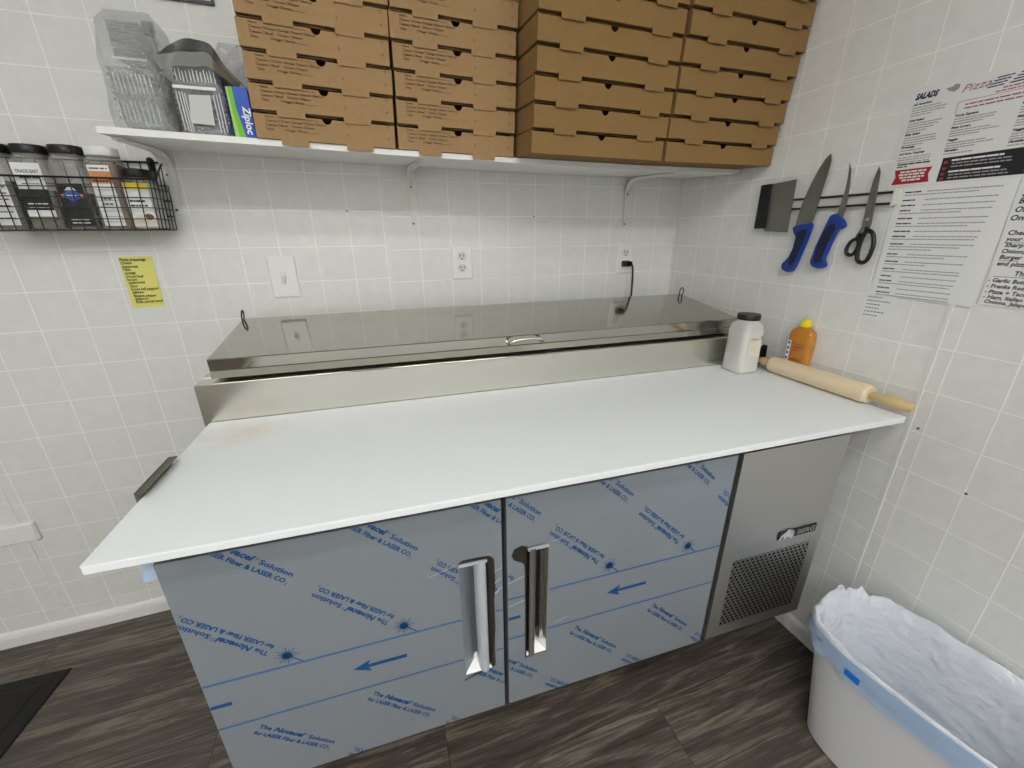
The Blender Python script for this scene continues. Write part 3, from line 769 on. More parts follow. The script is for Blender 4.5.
def stack(x, y, w, n, ms, printed, desc, group, shear, roll_ref, lift=.001):
    s = (zs(x+w/2-.02)-zs(x-w/2+.02))/(w-.04)
    rot = Euler((math.atan(TILT), -math.atan(s), 0)); up = rot.to_matrix() @ Vector((0, 0, 1))
    base = Vector((x, y, ztop(x, y)+lift))
    for k in range(n):
        p = base+up*(BH*k)+Vector((random.uniform(-.003, .003), -random.uniform(0, .0008)-shear*k-.001*k, 0)) if k else base
        r = Euler((rot.x, rot.y, random.uniform(-.0015, .0015)))
        which = 'bottom box of' if k == 0 else '%s box up in' % ordn[k]
        t = thing('pizza_box', '%s %s' % (which, desc), 'pizza box', p, r, group)
        for nm, me in (notab if k == 0 and not printed else ms).items():
            o = bpy.data.objects.new(nm, me); COL.objects.link(o); o.parent = t
stack(-1.319, -.312, .312, 6, small, 1, 'the leftmost stack, small printed kraft pizza boxes', 'leftmost stack of printed pizza boxes', .0002, 0)
stack(-.999, -.311, .312, 6, small, 1, 'the second stack from the left, small printed kraft pizza boxes', 'second stack of printed pizza boxes', .0002, 0)
stack(-.628, -.416, .406, 7, large, 0, 'the third stack from the left, large plain kraft pizza boxes', 'third stack of plain large pizza boxes', .0036, 0, .002)
stack(-.2110, -.418, .406, 8, large, 0, 'the plain kraft stack against the right wall', 'rightmost stack of plain large pizza boxes', .0046, 0, .002)

# ------------------------------------------------------------------ bags and packs at the shelf's left end
def crumple(bm, amp, sc, seed):
    for v in bm.verts:
        d = noise.noise_vector(v.co*sc+Vector((seed, seed*2, 0)))+.5*noise.noise_vector(v.co*sc*2.3+Vector((0, seed, 3)))
        v.co += d*amp
def zsl(x, y): return ztop(x, y)
# left: bag of clear lids
def bagmesh(hx, hy, h, amp, seed):
    bm = new(); rings = []
    for i in range(45):
        t = i/44; k = 1-.14*t*t-(.0 if t < .9 else (t-.9)*2.2)
        rings.append([bm.verts.new((x*k, y*(k-.35*t), h*t)) for x, y in rr_ring(hx, hy, min(hx, hy)*.5, 18)])
    for a, b in zip(rings, rings[1:]):
        for k in range(len(a)): bm.faces.new((a[k], a[(k+1) % len(a)], b[(k+1) % len(a)], b[k]))
    bm.faces.new(rings[-1]); bm.faces.new(rings[0])
    for v in bm.verts:
        p = v.co.copy(); off = Vector((seed, seed*2, 0))
        d = noise.noise_vector(p*20+off)
        r = (1-abs(noise.noise(p*38+off))*2)*.5+(1-abs(noise.noise(p*85+off))*2)*.3
        o = Vector((p.x/hx, p.y/hy, 0)).normalized() if p.xy.length > 1e-6 else Vector((0, 0, 1))
        v.co += d*amp+o*r*amp*.55
        v.co.z = max(v.co.z, .0006)
    return bm
def ribs(name, x0, x1, y, z0, z1, step, parent):  # pale bars paint highlights along the ribbed container walls
    bm = new(); x = x0
    while x < x1:
        box(bm, x, x+.0016, y-.0015, y+.001, z0+random.uniform(0, .004), z1-random.uniform(0, .006)); x += step*random.uniform(.85, 1.2)
    o = link(name, bm, M_RIB, parent); o['label'] = 'pale highlight strips on the ribbed clear container walls'; return o
M_RIB = clear('rib_highlight_plastic', (236, 238, 238), .25, .2, 0, 10, .8)
def clam(bm, cx, cy, z, hx, hy, h, n, dz):
    for k in range(n):
        zz = z+k*dz; ox = random.uniform(-.0015, .0015)
        loft_rr(bm, [(zz, hx-.008, hy-.008, .012), (zz+h-.003, hx-.002, hy-.002, .014), (zz+h-.003, hx, hy, .015), (zz+h, hx, hy, .015)], T((cx+ox, cy, 0)), 3)
bx, by = -1.703, -.165
bg = thing('bag_of_lids', 'crinkled clear plastic bag packed with clear container lids at the shelf end', 'plastic bag', (bx, by, zsl(bx, by)+.001), (R(3.2), 0, 0))
smooth_by_angle(link('bag', bagmesh(.060, .10, .235, .006, 3), M_BAG, bg), 80)
bm = new(); clam(bm, -.004, -.02, .012, .046, .06, .018, 9, .0115)
smooth_by_angle(link('lid_stack', bm, M_CLAM, bg), 40)
bm = new()
for k in range(13): loft_rr(bm, [(.150+.0052*k, .030, .05, .008), (.1535+.0052*k, .031, .051, .008)], T((-.012+.001*k*.2, .02, 0)), 3)
o = smooth_by_angle(link('lid_stack', bm, mat('clear_lid_edges', (168, 172, 174), .25, .2), bg), 40)
ribs('rib_highlights', -.042, .036, -.0815, .018, .060, .0085, bg); ribs('rib_highlights', -.036, .030, -.0805, .072, .112, .0075, bg)
bm = new(); box(bm, -.046, .020, -.034, -.031, .146, .1495); link('lid_rim', bm, M_WHITE, bg)
bm = new(); box(bm, .026, .046, -.026, -.020, .196, .222); bevel(bm, .002); link('dark_sticker', bm, M_DGREY, bg)
# middle: clear clamshell stack with paper tag
cx_, cy_ = -1.577, -.185
cs = thing('clamshell_stack', 'stack of clear clamshell containers with a white tag, beside the blue box', 'containers', (cx_, cy_, zsl(cx_, cy_)+.001), (R(3.2), 0, 0))
bm = new(); clam(bm, 0, 0, 0, .048, .085, .022, 11, .0115)
smooth_by_angle(link('containers', bm, M_CLAM, cs), 40)
bm = new(); clam(bm, 0, .0, .006, .041, .07, .012, 10, .0115)
smooth_by_angle(link('inner_trays', bm, mat('grey_tray_plastic', (150, 152, 151), .25, .1, var=.3, vscale=60), cs), 40)
smooth_by_angle(link('wrap', bagmesh(.0515, .092, .150, .004, 8), M_BAG, cs), 80)
bm = new(); fr = T((0, -.099, 0)) @ F_FRONT
prism(bm, [(-.028, .022), (.017, .020), (.021, .078), (-.020, .076)], fr, 0, .0006)
link('paper_tag', bm, mat('grey_white_tag', (196, 198, 196), .5), cs)
ribs('rib_highlights', -.036, .040, -.0965, .100, .126, .006, cs); ribs('rib_highlights', -.044, -.028, -.0965, .004, .084, .005, cs); ribs('rib_highlights', .026, .044, -.0965, .004, .084, .006, cs)
bm = new(); box(bm, -.047, .034, -.0975, -.094, .088, .0935)
link('tray_rim', bm, M_WHITE, cs)
# silvery film draped over
sf = thing('silvery_film', 'dark silvery plastic film draped over the clamshell stack', 'film', (-1.575, -.19, zsl(-1.575, -.19)+.118), (R(3.2), 0, 0))
bm = new(); g = []
top = [(-.076, .037), (-.058, .058), (-.03, .070), (0, .076), (.030, .070), (.052, .030), (.082, -.002)]
bot = [(-.075, .028), (-.058, .033), (-.03, .037), (0, .041), (.028, .044), (.050, .018), (.081, -.010)]
low = [(-.060, .000), (-.050, .003), (-.03, .007), (0, .011), (.028, .013), (.050, -.002), (.081, -.022)]
sp3 = lambda L_: spline([(x, 0, z) for x, z in L_], 4)
for a, b, c in zip(sp3(top), sp3(bot), sp3(low)):
    row = []
    for j in range(6):
        t = j/5; p = a.lerp(b, t); row.append(bm.verts.new((p.x, -.045-.045*t+.006*math.sin(p.x*90), p.z)))
    for j in range(1, 6):
        t = j/5; p = b.lerp(c, t); row.append(bm.verts.new((p.x, -.090-.022*t+.006*math.sin(p.x*90+t), p.z)))
    g.append(row)
for a, b in zip(g, g[1:]):
    for j in range(10): bm.faces.new((a[j], a[j+1], b[j+1], b[j])).material_index = 1 if j > 4 else 0  # lower facet painted brighter, for ceiling light reflected off the same film
bm.normal_update(); bmesh.ops.solidify(bm, geom=bm.faces[:], thickness=.0008)
smooth_by_angle(link('sheet', bm, [M_SILVER, mat('silver_film_lit', (196, 198, 196), .22, .85, bump=.3, bscale=20)], sf), 60)
# blue and green bag box
zx, zy = -1.5000, -.165
zp = thing('storage_bag_box', 'blue and green box of storage bags against the printed pizza boxes', 'box', (zx, zy, zsl(zx, zy)+.001), (R(3.2), 0, 0))
bm = new(); box(bm, -.021, .021, -.13, .05, 0, .098); bevel(bm, .001)
link('carton', bm, M_BOXBLUE, zp)
bm = new(); fr = T((0, -.1304, 0)) @ F_FRONT
poly(bm, fr, [(-.0205, .0005), (.001, .0005), (-.004, .03), (-.008, .06), (-.008, .0975), (-.0205, .0975)], 0, 0)
poly(bm, fr, [(-.0205, .0005), (-.012, .0005), (-.016, .05), (-.017, .0975), (-.0205, .0975)], .0003, 2)
text(bm, 'Ziploc', fr @ T((.0055, .062, .0004)) @ Matrix.Rotation(R(-90), 4, 'Z'), .021, .056, 1, .15, .03)
flat('carton_print', bm, [M_GREEN, M_WHITE, mat('pale_green_print', (150, 206, 90), .4)], zp)
# puffed clear bag behind it
px_, py_ = -1.530, -.054
pb_ = thing('clear_bag', 'puffed clear plastic bag behind the blue box, touching the pizza boxes', 'plastic bag', (px_, py_, zsl(px_, py_)+.001), (R(3.2), 0, 0))
smooth_by_angle(link('bag', bagmesh(.044, .031, .235, .006, 15), M_BAG, pb_), 80)

# ------------------------------------------------------------------ wire basket with spice jars
bk = thing('wire_basket', 'black wire basket of spice jars hung on the back wall under the shelf end', 'basket', (-1.98, -.06, 1.342))
def bp_(o): o.location = (1.98, .06, -1.342); return o
bl, br_ = -2.24, -1.768; yb, yf = -.006, -.122; z0b, zfb, zbb = 1.3435, 1.465, 1.518
bm = new(); rw = .0026
tube(bm, [(bl, yf, zfb), (br_, yf, zfb)], rw, 6)
tube(bm, spline([(br_, yf, zfb), (br_, yf+.03, zfb+.003), (br_, yb-.03, zbb-.012), (br_, yb, zbb)], 4), rw, 6)
tube(bm, spline([(bl, yf, zfb), (bl, yf+.03, zfb+.003), (bl, yb-.03, zbb-.012), (bl, yb, zbb)], 4), rw, 6)
tube(bm, [(bl, yb, zbb), (br_, yb, zbb)], rw, 6)
bp_(link('rim_wire', bm, M_WIRE, bk))
TZ = lambda x, z: (bl+br_)/2+(x-(bl+br_)/2)*(1-.05*(zbb-z)/(zbb-z0b))
_tube = tube
def tube(bm, pts, r, seg=8, closed=False, mi=0): _tube(bm, [Vector((TZ(p[0], p[2]), p[1], p[2])) for p in pts], r, seg, closed, mi)
bm = new(); r2 = .0014
for z in (z0b, 1.370, 1.397, 1.421, 1.444): tube(bm, [(bl, yf, z), (br_, yf, z)], r2*(1.5 if z == z0b else 1), 5)
n = 17
for k in range(n+1):
    x = bl+(br_-bl)*k/n; tube(bm, [(x, yf, zfb), (x, yf, z0b)], r2, 5)
bp_(link('front_grid', bm, M_WIRE, bk))
bm = new()
for k in range(n+1):
    x = bl+(br_-bl)*k/n; tube(bm, [(x, yb, zbb), (x, yb, z0b)], r2, 5)
for z in (z0b, 1.38, 1.42, 1.46): tube(bm, [(bl, yb, z), (br_, yb, z)], r2, 5)
bp_(link('back_grid', bm, M_WIRE, bk))
for x in (bl, br_):
    bm = new()
    for k in range(1, 5):
        y = yf+(yb-yf)*k/5; zt = zfb+(zbb-zfb)*max(0, (k-.6)/4.4)*.95
        tube(bm, [(x, y, z0b), (x, y, zt)], r2, 5)
    for z in (z0b, 1.370, 1.397, 1.421, 1.444): tube(bm, [(x, yf, z), (x, yb, z)], r2, 5)
    bp_(link('side_grid', bm, M_WIRE, bk))
bm = new()
for k in range(n+1):
    x = bl+(br_-bl)*k/n; tube(bm, [(x, yf, z0b), (x, yb, z0b)], r2, 5)
for k in range(1, 4): y = yf+(yb-yf)*k/4; tube(bm, [(bl, y, z0b), (br_, y, z0b)], r2, 5)
bp_(link('bottom_grid', bm, M_WIRE, bk))
tube = _tube
# hook the basket hangs from
bm = new(); loft_rr(bm, [(0, .008, .026, .008), (.004, .008, .026, .008), (.006, .006, .024, .006)], T((-1.799, -.001, 1.505)) @ F_FRONT, 5)
tube(bm, spline([(-1.799, -.005, 1.500), (-1.799, -.015, 1.500), (-1.799, -.017, 1.508), (-1.799, -.016, 1.526)], 4), .004, 8)
tag(smooth_by_angle(link('wall_hook', bm, M_BLACK, None), 40), 'small black wall hook holding the right end of the wire basket', 'hook')

def spice(x, label, h, hw, lidm, fill, fm, build):
    zz = z0b+.0018
    t = thing('spice_jar', label, 'jar', (x, -.067, zz), (0, 0, 0), 'spice jars in the wire basket')
    bm = new(); loft_rr(bm, [(0, hw-.003, .039, .012), (.004, hw, .042, .014), (h-.045, hw, .042, .014), (h-.028, hw-.004, .038, .018), (h-.018, hw*.86, .032, .024)], n=5)
    smooth_by_angle(link('jar_body', bm, M_JAR, t), 40)
    bm = new(); loft_rr(bm, [(.003, hw-.003, .039, .012), (fill, hw-.003, .039, .012)], n=4)
    link('contents', bm, fm, t)
    bm = new(); loft_rr(bm, [(h-.020, hw*.94, .035, .03), (h-.018, hw*.96, .036, .03), (h-.002, hw*.96, .036, .03), (h, hw*.93, .034, .028)], n=6)
    smooth_by_angle(link('jar_lid', bm, lidm, t), 40)
    bm = new(); fr = T((0, -.0427, 0)) @ F_FRONT
    ms = build(bm, fr)
    flat('jar_label', bm, ms, t)
    return t
def lab1(bm, fr):
    quad(bm, fr, -.025, .025, .01, .12, 0, 0)
    for k in range(6): wordbars(bm, T((0, -.0003, 0)) @ fr, -.02, .02, .025+.014*k, .004, random, 1)
    return [M_PAPER, M_DKINK]
def lab2(bm, fr):
    f2 = T((0, -.0003, 0)) @ fr; f3 = T((0, -.0006, 0)) @ fr
    quad(bm, fr, -.027, .027, .03, .150, 0, 0)
    text(bm, 'TRADE EAST', f2 @ T((-.022, .128, 0)), .010, .044, 1, 0, .02)
    wordbars(bm, f2, -.018, .02, .116, .004, random, 1); wordbars(bm, f2, -.018, .02, .103, .003, random, 1)
    quad(bm, f2, -.027, .027, .045, .092, 0, 2)
    for k in range(2): wordbars(bm, f3, -.02, .02, .05+.008*k, .004, random, 0)
    return [M_PAPER, M_DKINK, M_BLK]
def lab3(bm, fr):
    f2 = T((0, -.0003, 0)) @ fr; f3 = T((0, -.0006, 0)) @ fr
    quad(bm, fr, -.026, .026, .008, .106, 0, 0)
    poly(bm, f2, [(-.016, .074), (0, .064), (.016, .074), (.017, .083), (.008, .090), (-.008, .090), (-.017, .083)], 0, 1)
    poly(bm, f3, [(-.012, .091), (.012, .091), (.006, .097), (0, .101), (-.006, .097)], 0, 2)
    for s in (-1, 1): quad(bm, f3, s*.019-.003, s*.019+.003, .074, .082, 0, 3)
    wordbars(bm, f3, -.011, .011, .077, .005, random, 2, 1, .2, .8, 1.4)
    wordbars(bm, f2, -.018, .018, .022, .007, random, 2, 1, .2, 1, 2); wordbars(bm, f2, -.018, .018, .014, .004, random, 2)
    return [M_BLK, M_BLULAB, M_PAPER, M_ORLAB]
def lab4(bm, fr):
    f2 = T((0, -.0003, 0)) @ fr; f3 = T((0, -.0006, 0)) @ fr
    quad(bm, fr, -.022, .022, .008, .150, 0, 0)
    quad(bm, f2, -.022, .022, .108, .136, 0, 1)
    wordbars(bm, f2, -.018, .018, .141, .005, random, 2); wordbars(bm, f3, -.018, .018, .112, .006, random, 2, 1, .2, .6, 1.2)
    for k in range(7):
        quad(bm, f2, -.020, .020, .018+.0125*k, .0188+.0125*k, 0, 2)
        if k in (3, 4): wordbars(bm, f2, -.014, .012, .021+.0125*k, .006, random, 2, 1, .2, .8, 1.6)
    return [M_PAPER, M_ORLAB, M_DKINK]
def lab5(bm, fr):
    f2 = T((0, -.0003, 0)) @ fr; f3 = T((0, -.0006, 0)) @ fr
    quad(bm, fr, -.026, .026, .006, .112, 0, 0); quad(bm, f2, -.026, .026, .096, .112, 0, 1); quad(bm, f2, -.026, .026, .006, .016, 0, 4)
    for k in range(2): wordbars(bm, f2, -.020, .016, .066-.011*k, .007, random, 2, 1, .2, .5, 1.3)
    for cx, cz, rr in ((.012, .030, .011), (-.006, .026, .012)):
        poly(bm, f2 if cx > 0 else f3, [(cx+rr*math.cos(k*.45), cz+rr*.7*math.sin(k*.45)) for k in range(14)], 0, 3 if cx > 0 else 5)
    return [M_PAPER, M_YLAB, M_PEN, M_SPICE3, M_CREAM, M_CREAM]
spice(-2.089, 'leftmost spice jar in the wire basket, black lid, cut off by the photo edge', .192, .034, M_BLACK, .11, M_SPICE4, lab1)
spice(-2.016, 'black-lidded spice jar with white and black label, second from the left in the basket', .192, .034, M_BLACK, .09, M_SPICE2, lab2)
spice(-1.945, 'black-lidded spice jar with a black and blue label, in the basket middle', .194, .0335, M_BLACK, .085, M_SPICE1, lab3)
spice(-1.876, 'white-lidded spice jar of brown spice with lined white label in the basket', .194, .0335, M_WHITE, .155, M_SPICE3, lab4)
spice(-1.811, 'shorter black-lidded jar with yellow-topped label at the right basket end', .146, .0300, M_BLACK, .112, M_FLOUR, lab5)

# ------------------------------------------------------------------ back wall fittings
def plate(name, label, cat, x0, x1, z0, z1, m=M_WHITE, t=.006):
    cx, cz = (x0+x1)/2, (z0+z1)/2
    o = thing(name, label, cat, (cx, -.001, cz))
    bm = new(); hx, hz = (x1-x0)/2, (z1-z0)/2
    loft_rr(bm, [(-.0008, hx, hz, .004), (t*.55, hx, hz, .004), (t, hx-.004, hz-.004, .003)], F_FRONT, 3)
    link('cover_plate', bm, m, o)
    return o
def screwhead(p, x, z, y):
    bm = new(); lathe(bm, [(.003, 0), (.003, .0012), (.0015, .0018)], T((x, y, z)) @ F_FRONT, 10); link('screw', bm, M_WHITE, p)
sw = plate('light_switch', 'white single toggle light switch plate on the back wall', 'light switch', -1.566, -1.485, 1.134, 1.264)
bm = new(); box(bm, -.008, .008, -.0105, -.005, -.019, .017); bevel(bm, .001); link('switch_slot', bm, M_TRIM, sw)
bm = new(); box(bm, -.0052, .0052, -.021, -.009, -.012, .003); bevel(bm, .0012); link('toggle', bm, mat('toggle_plastic', (210, 210, 206), .35), sw)
for z in (.042, -.042): screwhead(sw, 0, z, -.006)
def outlet(label, x0, x1, z0, z1, faces):
    o = plate('wall_outlet', label, 'outlet', x0, x1, z0, z1)
    for zc in faces:
        bm = new(); ring = []
        for k in range(24):
            a = 2*math.pi*k/24; ring.append((.0165*math.cos(a), max(-.0135, min(.0135, .0165*math.sin(a)))))
        prism(bm, ring, T((0, 0, zc)) @ F_FRONT, .004, .0075)
        r = link('receptacle', bm, mat('receptacle_plastic', (214, 214, 211), .4), o)
        bm = new()
        for x, h in ((-.0065, .0048), (.0065, .0038)): box(bm, x-.0013, x+.0013, -.0079, -.007, zc+.003-h, zc+.003+h)
        lathe(bm, [(.0026, .007), (.0026, .0079)], T((0, 0, zc-.0085)) @ F_FRONT, 10)
        link('slots', bm, M_HOLE, r)
    screwhead(o, 0, 0, -.006)
    return o
outlet('white duplex outlet with both sockets empty above the lid handle', -.974, -.898, 1.168, 1.288, (.021, -.020))
outlet('white duplex outlet with a black plug in its lower socket', -.280, -.206, 1.164, 1.287, (.021, -.022))
# cord
cd = thing('power_cord', 'black power cord plugged into the right outlet and dropping behind the lid', 'power cord', (-.243, -.0085, 1.203))
def cp(o): o.location = (.243, .0085, -1.203); return o
bm = new(); loft_rr(bm, [(.0078, .017, .012, .006), (.020, .017, .012, .006), (.030, .013, .010, .006)], T((-.243, 0, 1.203)) @ F_FRONT, 4)
box(bm, -.243, -.222, -.030, -.012, 1.193, 1.212); bevel(bm, .001, 1, 60)
cp(smooth_by_angle(link('plug', bm, M_BLACK, cd), 50))
bm = new(); tube(bm, spline([(-.228, -.022, 1.205), (-.222, -.030, 1.196), (-.221, -.036, 1.17), (-.223, -.042, 1.13), (-.228, -.050, 1.09), (-.236, -.060, 1.04), (-.240, -.070, .95), (-.238, -.072, .80), (-.235, -.105, .60), (-.235, -.14, .50)], 6), .0043, 8)
cp(smooth_by_angle(link('cable', bm, M_BLACK, cd), 60))
# blank plate at far left, sign at top left
bp2 = plate('blank_wall_plate', 'blank white wall plate low on the back wall at the left photo edge', 'wall plate', -2.52, -2.379, .401, .468, M_WHITE, .012)
sg = thing('framed_notice', 'white framed notice high on the wall at the top photo edge', 'notice', (-1.68, -.001, 2.0))
bm = new(); box(bm, -.117, .117, -.009, 0, -.107, .15); bevel(bm, .001); link('frame', bm, M_DGREY, sg)
bm = new(); box(bm, -.111, .111, -.0105, -.008, -.101, .144); link('sheet', bm, M_PAPER, sg)
# yellow note
yn = thing('yellow_note', 'yellow handwritten topping list taped below the wire basket', 'note', (-1.902, -.0012, 1.200))
bm = new(); g = []
for i in range(5):
    g.append([bm.verts.new((-.040+.079*i/4-.003*(j/6-.5)*-1, -.0015*math.sin(math.pi*j/6)-.0008*i/4, -.073+.145*j/6)) for j in range(7)])
for a, b in zip(g, g[1:]):
    for j in range(6): bm.faces.new((a[j], a[j+1], b[j+1], b[j]))
bm.normal_update(); bmesh.ops.solidify(bm, geom=bm.faces[:], thickness=.0004)
link('paper', bm, M_YELLOW, yn)
bm = new(); fr = T((0, -.0034, 0)) @ F_FRONT
for k, (s, w_) in enumerate((('Pizza toppings', .062), ('Cheese', .026), ('pepperoni', .037), ('Ham', .017), ('sausage', .026), ('Ground beef', .042), ('bacon', .024), ('mushrooms', .040), ('Onion', .018), ('Green bell peppers', .066), ('olives', .027), ('Banana pepper', .056), ('jalapeno', .033), ('Pizza special sauce', .066))):
    text(bm, s, fr @ T((-.0365+.0006*k, .0605-.0093*k, 0)) @ Matrix.Rotation(R(1.5*math.sin(k*2.1)), 4, 'Z'), .0108, w_, 0, .12, .012)
flat('handwriting', bm, M_PEN, yn)
# little rivets left in the wall panels
def rivet(p, Fm, lab):
    bm = new(); lathe(bm, [(.003, 0), (.003, .0012), (.0012, .002)], Fm, 10)
    o = link('wall_nail', bm, M_DARKST); o.location = p; tag(o, lab, 'nail')
rivet((-1.307, -.0003, 1.398), F_FRONT, 'tiny dark nail head in the tiles upper right of the switch')
rivet((-.653, -.0003, 1.384), F_FRONT, 'tiny dark nail head in the tiles between the two outlets')
rivet((-.0003, -.992, .855), F_RIGHT, 'tiny nail head in the right wall just below the board tip')
rivet((-.0003, -1.117, .742), F_RIGHT, 'tiny nail head in the right wall tiles above the trash can')

# ------------------------------------------------------------------ right wall: knife strip and tools
def yz(pts): return [(-y, z) for y, z in pts]          # world (y,z) -> right-wall frame
def rthing(name, label, cat, y, z, x=-.0012, group=None): return thing(name, label, cat, (x, y, z), (0, 0, 0), group)
def rpart(name, bm, m, p, a=40):
    o = link(name, bm, m, p); o.location = -Vector(p.location)
    if a: smooth_by_angle(o, a)
    return o
ms_ = rthing('magnetic_knife_strip', 'pale magnetic knife strip with two black rails on the right wall', 'knife strip', -.655, 1.40)
bm = new(); prism(bm, yz([(-.50, 1.384), (-.803, 1.384), (-.803, 1.4205), (-.50, 1.4205)]), F_RIGHT, .0012, .010); bevel(bm, .001)
rpart('bar', bm, mat('pale_strip', (204, 203, 196), .35), ms_, 0)
for z0_, z1_ in ((1.3865, 1.392), (1.4125, 1.418)):
    bm = new(); prism(bm, yz([(-.50, z0_), (-.790, z0_), (-.790, z1_), (-.50, z1_)]), F_RIGHT, .0095, .0145); bevel(bm, .0008); rpart('magnet_rail', bm, M_BLACK, ms_, 0)
bm = new(); prism(bm, yz([(-.793, 1.384), (-.801, 1.384), (-.801, 1.4205), (-.793, 1.4205)]), F_RIGHT, .0012, .0115); bevel(bm, .001); rpart('end_cap', bm, M_TRIM, ms_, 0)
# bench scraper
bs = rthing('bench_scraper', 'steel bench scraper with a black handle at the left end of the knife strip', 'scraper', -.47, 1.39)
bm = new(); prism(bm, yz([(-.444, 1.466), (-.527, 1.472), (-.533, 1.322), (-.448, 1.326)]), F_RIGHT, .0152, .0168); rpart('blade', bm, M_BLADE, bs, 0)
bm = new(); prism(bm, yz([(-.413, 1.466), (-.447, 1.467), (-.452, 1.334), (-.415, 1.334)]), F_RIGHT, .0085, .0245); bevel(bm, .004, 3); rpart('handle', bm, M_BLACK, bs)
# chef knife
ck = rthing('chef_knife', 'wide-bladed chef knife with a blue handle on the strip', 'knife', -.59, 1.37)
bm = new(); prism(bm, yz([(-.614, 1.527), (-.6195, 1.509), (-.6185, 1.48), (-.6145, 1.44), (-.609, 1.385), (-.6035, 1.340), (-.5545, 1.334), (-.556, 1.360), (-.562, 1.405), (-.574, 1.45), (-.588, 1.488), (-.602, 1.515)]), F_RIGHT, .0152, .0172); rpart('blade', bm, M_BLADE, ck, 0)
def handle(p, outline, inner, x0=.0105, x1=.0265):
    bm = new(); pts = [(q.x, q.y) for q in spline([(-y, z, 0) for y, z in outline], 4, True)]
    prism(bm, pts, F_RIGHT, x0, (x0+x1)/2); prism(bm, pts, F_RIGHT, (x0+x1)/2, x1, 0, .003)
    bmesh.ops.remove_doubles(bm, verts=bm.verts, dist=1e-5); rpart('handle', bm, M_BLUE, p, 35)
    bm = new(); pts = [(q.x, q.y) for q in spline([(-y, z, 0) for y, z in inner], 4, True)]
    prism(bm, pts, F_RIGHT, x1-.001, x1+.0012, 0, .001); rpart('grip_panel', bm, M_NAVYGRIP, p, 35)
handle(ck, [(-.556, 1.340), (-.582, 1.345), (-.6055, 1.347), (-.606, 1.325), (-.602, 1.300), (-.594, 1.262), (-.584, 1.222), (-.577, 1.209), (-.561, 1.2045), (-.546, 1.212), (-.543, 1.226), (-.555, 1.240), (-.563, 1.255), (-.569, 1.290), (-.570, 1.312), (-.560, 1.325)],
       [(-.577, 1.326), (-.601, 1.330), (-.599, 1.302), (-.590, 1.262), (-.580, 1.228), (-.568, 1.226), (-.567, 1.250), (-.572, 1.290), (-.573, 1.312)])
# boning knife
bn = rthing('boning_knife', 'narrow boning knife with a thick blue handle on the strip', 'knife', -.68, 1.36)
bm = new(); prism(bm, yz([(-.671, 1.496), (-.6795, 1.478), (-.686, 1.44), (-.689, 1.403), (-.6895, 1.355), (-.671, 1.362), (-.6735, 1.395), (-.677, 1.43), (-.676, 1.46)]), F_RIGHT, .0152, .0170); rpart('blade', bm, M_BLADE, bn, 0)
handle(bn, [(-.663, 1.370), (-.684, 1.362), (-.701, 1.342), (-.697, 1.333), (-.684, 1.325), (-.678, 1.305), (-.671, 1.270), (-.667, 1.250), (-.675, 1.233), (-.663, 1.2225), (-.643, 1.2245), (-.632, 1.237), (-.634, 1.262), (-.636, 1.285), (-.643, 1.312), (-.650, 1.335), (-.656, 1.356)],
       [(-.668, 1.346), (-.682, 1.336), (-.677, 1.310), (-.667, 1.272), (-.662, 1.242), (-.645, 1.240), (-.644, 1.285), (-.653, 1.322)])
# scissors
sx_ = rthing('scissors', 'kitchen scissors with black ring handles hanging at the right of the knives', 'scissors', -.755, 1.36)
bm = new(); prism(bm, yz([(-.7455, 1.478), (-.7525, 1.466), (-.7575, 1.42), (-.7645, 1.343), (-.7615, 1.326), (-.748, 1.330), (-.7445, 1.36), (-.7440, 1.40), (-.7435, 1.443)]), F_RIGHT, .0152, .0172)
prism(bm, yz([(-.7455, 1.470), (-.7515, 1.455), (-.7535, 1.40), (-.756, 1.345), (-.747, 1.318), (-.738, 1.309), (-.735, 1.312), (-.744, 1.335), (-.7425, 1.38), (-.742, 1.44)]), F_RIGHT, .0174, .0190)
rpart('blades', bm, M_BLADE, sx_, 0)
bm = new(); lathe(bm, [(.0045, 0), (.0045, .0015), (.003, .0025)], T((-.0188, -.7525, 1.3545)) @ F_RIGHT, 14); rpart('pivot_screw', bm, M_CHROME, sx_)
for ring, r in (([(-.760, 1.326), (-.775, 1.318), (-.7835, 1.290), (-.7795, 1.256), (-.768, 1.2455), (-.7545, 1.253), (-.750, 1.282), (-.7535, 1.312)], .0054), ([(-.7405, 1.305), (-.748, 1.290), (-.742, 1.268), (-.729, 1.2635), (-.7205, 1.276), (-.726, 1.297)], .0048)):
    bm = new(); tube(bm, spline([(-.0175, y, z) for y, z in ring], 5, True), r, 8, True)
    if r > .005: tube(bm, [(-.0175, -.757, 1.335), (-.0175, -.757, 1.318)], .005, 8)
    else: tube(bm, [(-.0175, -.746, 1.320), (-.0175, -.740, 1.304)], .0045, 8)
    rpart('finger_ring', bm, M_BLACK, sx_, 60)

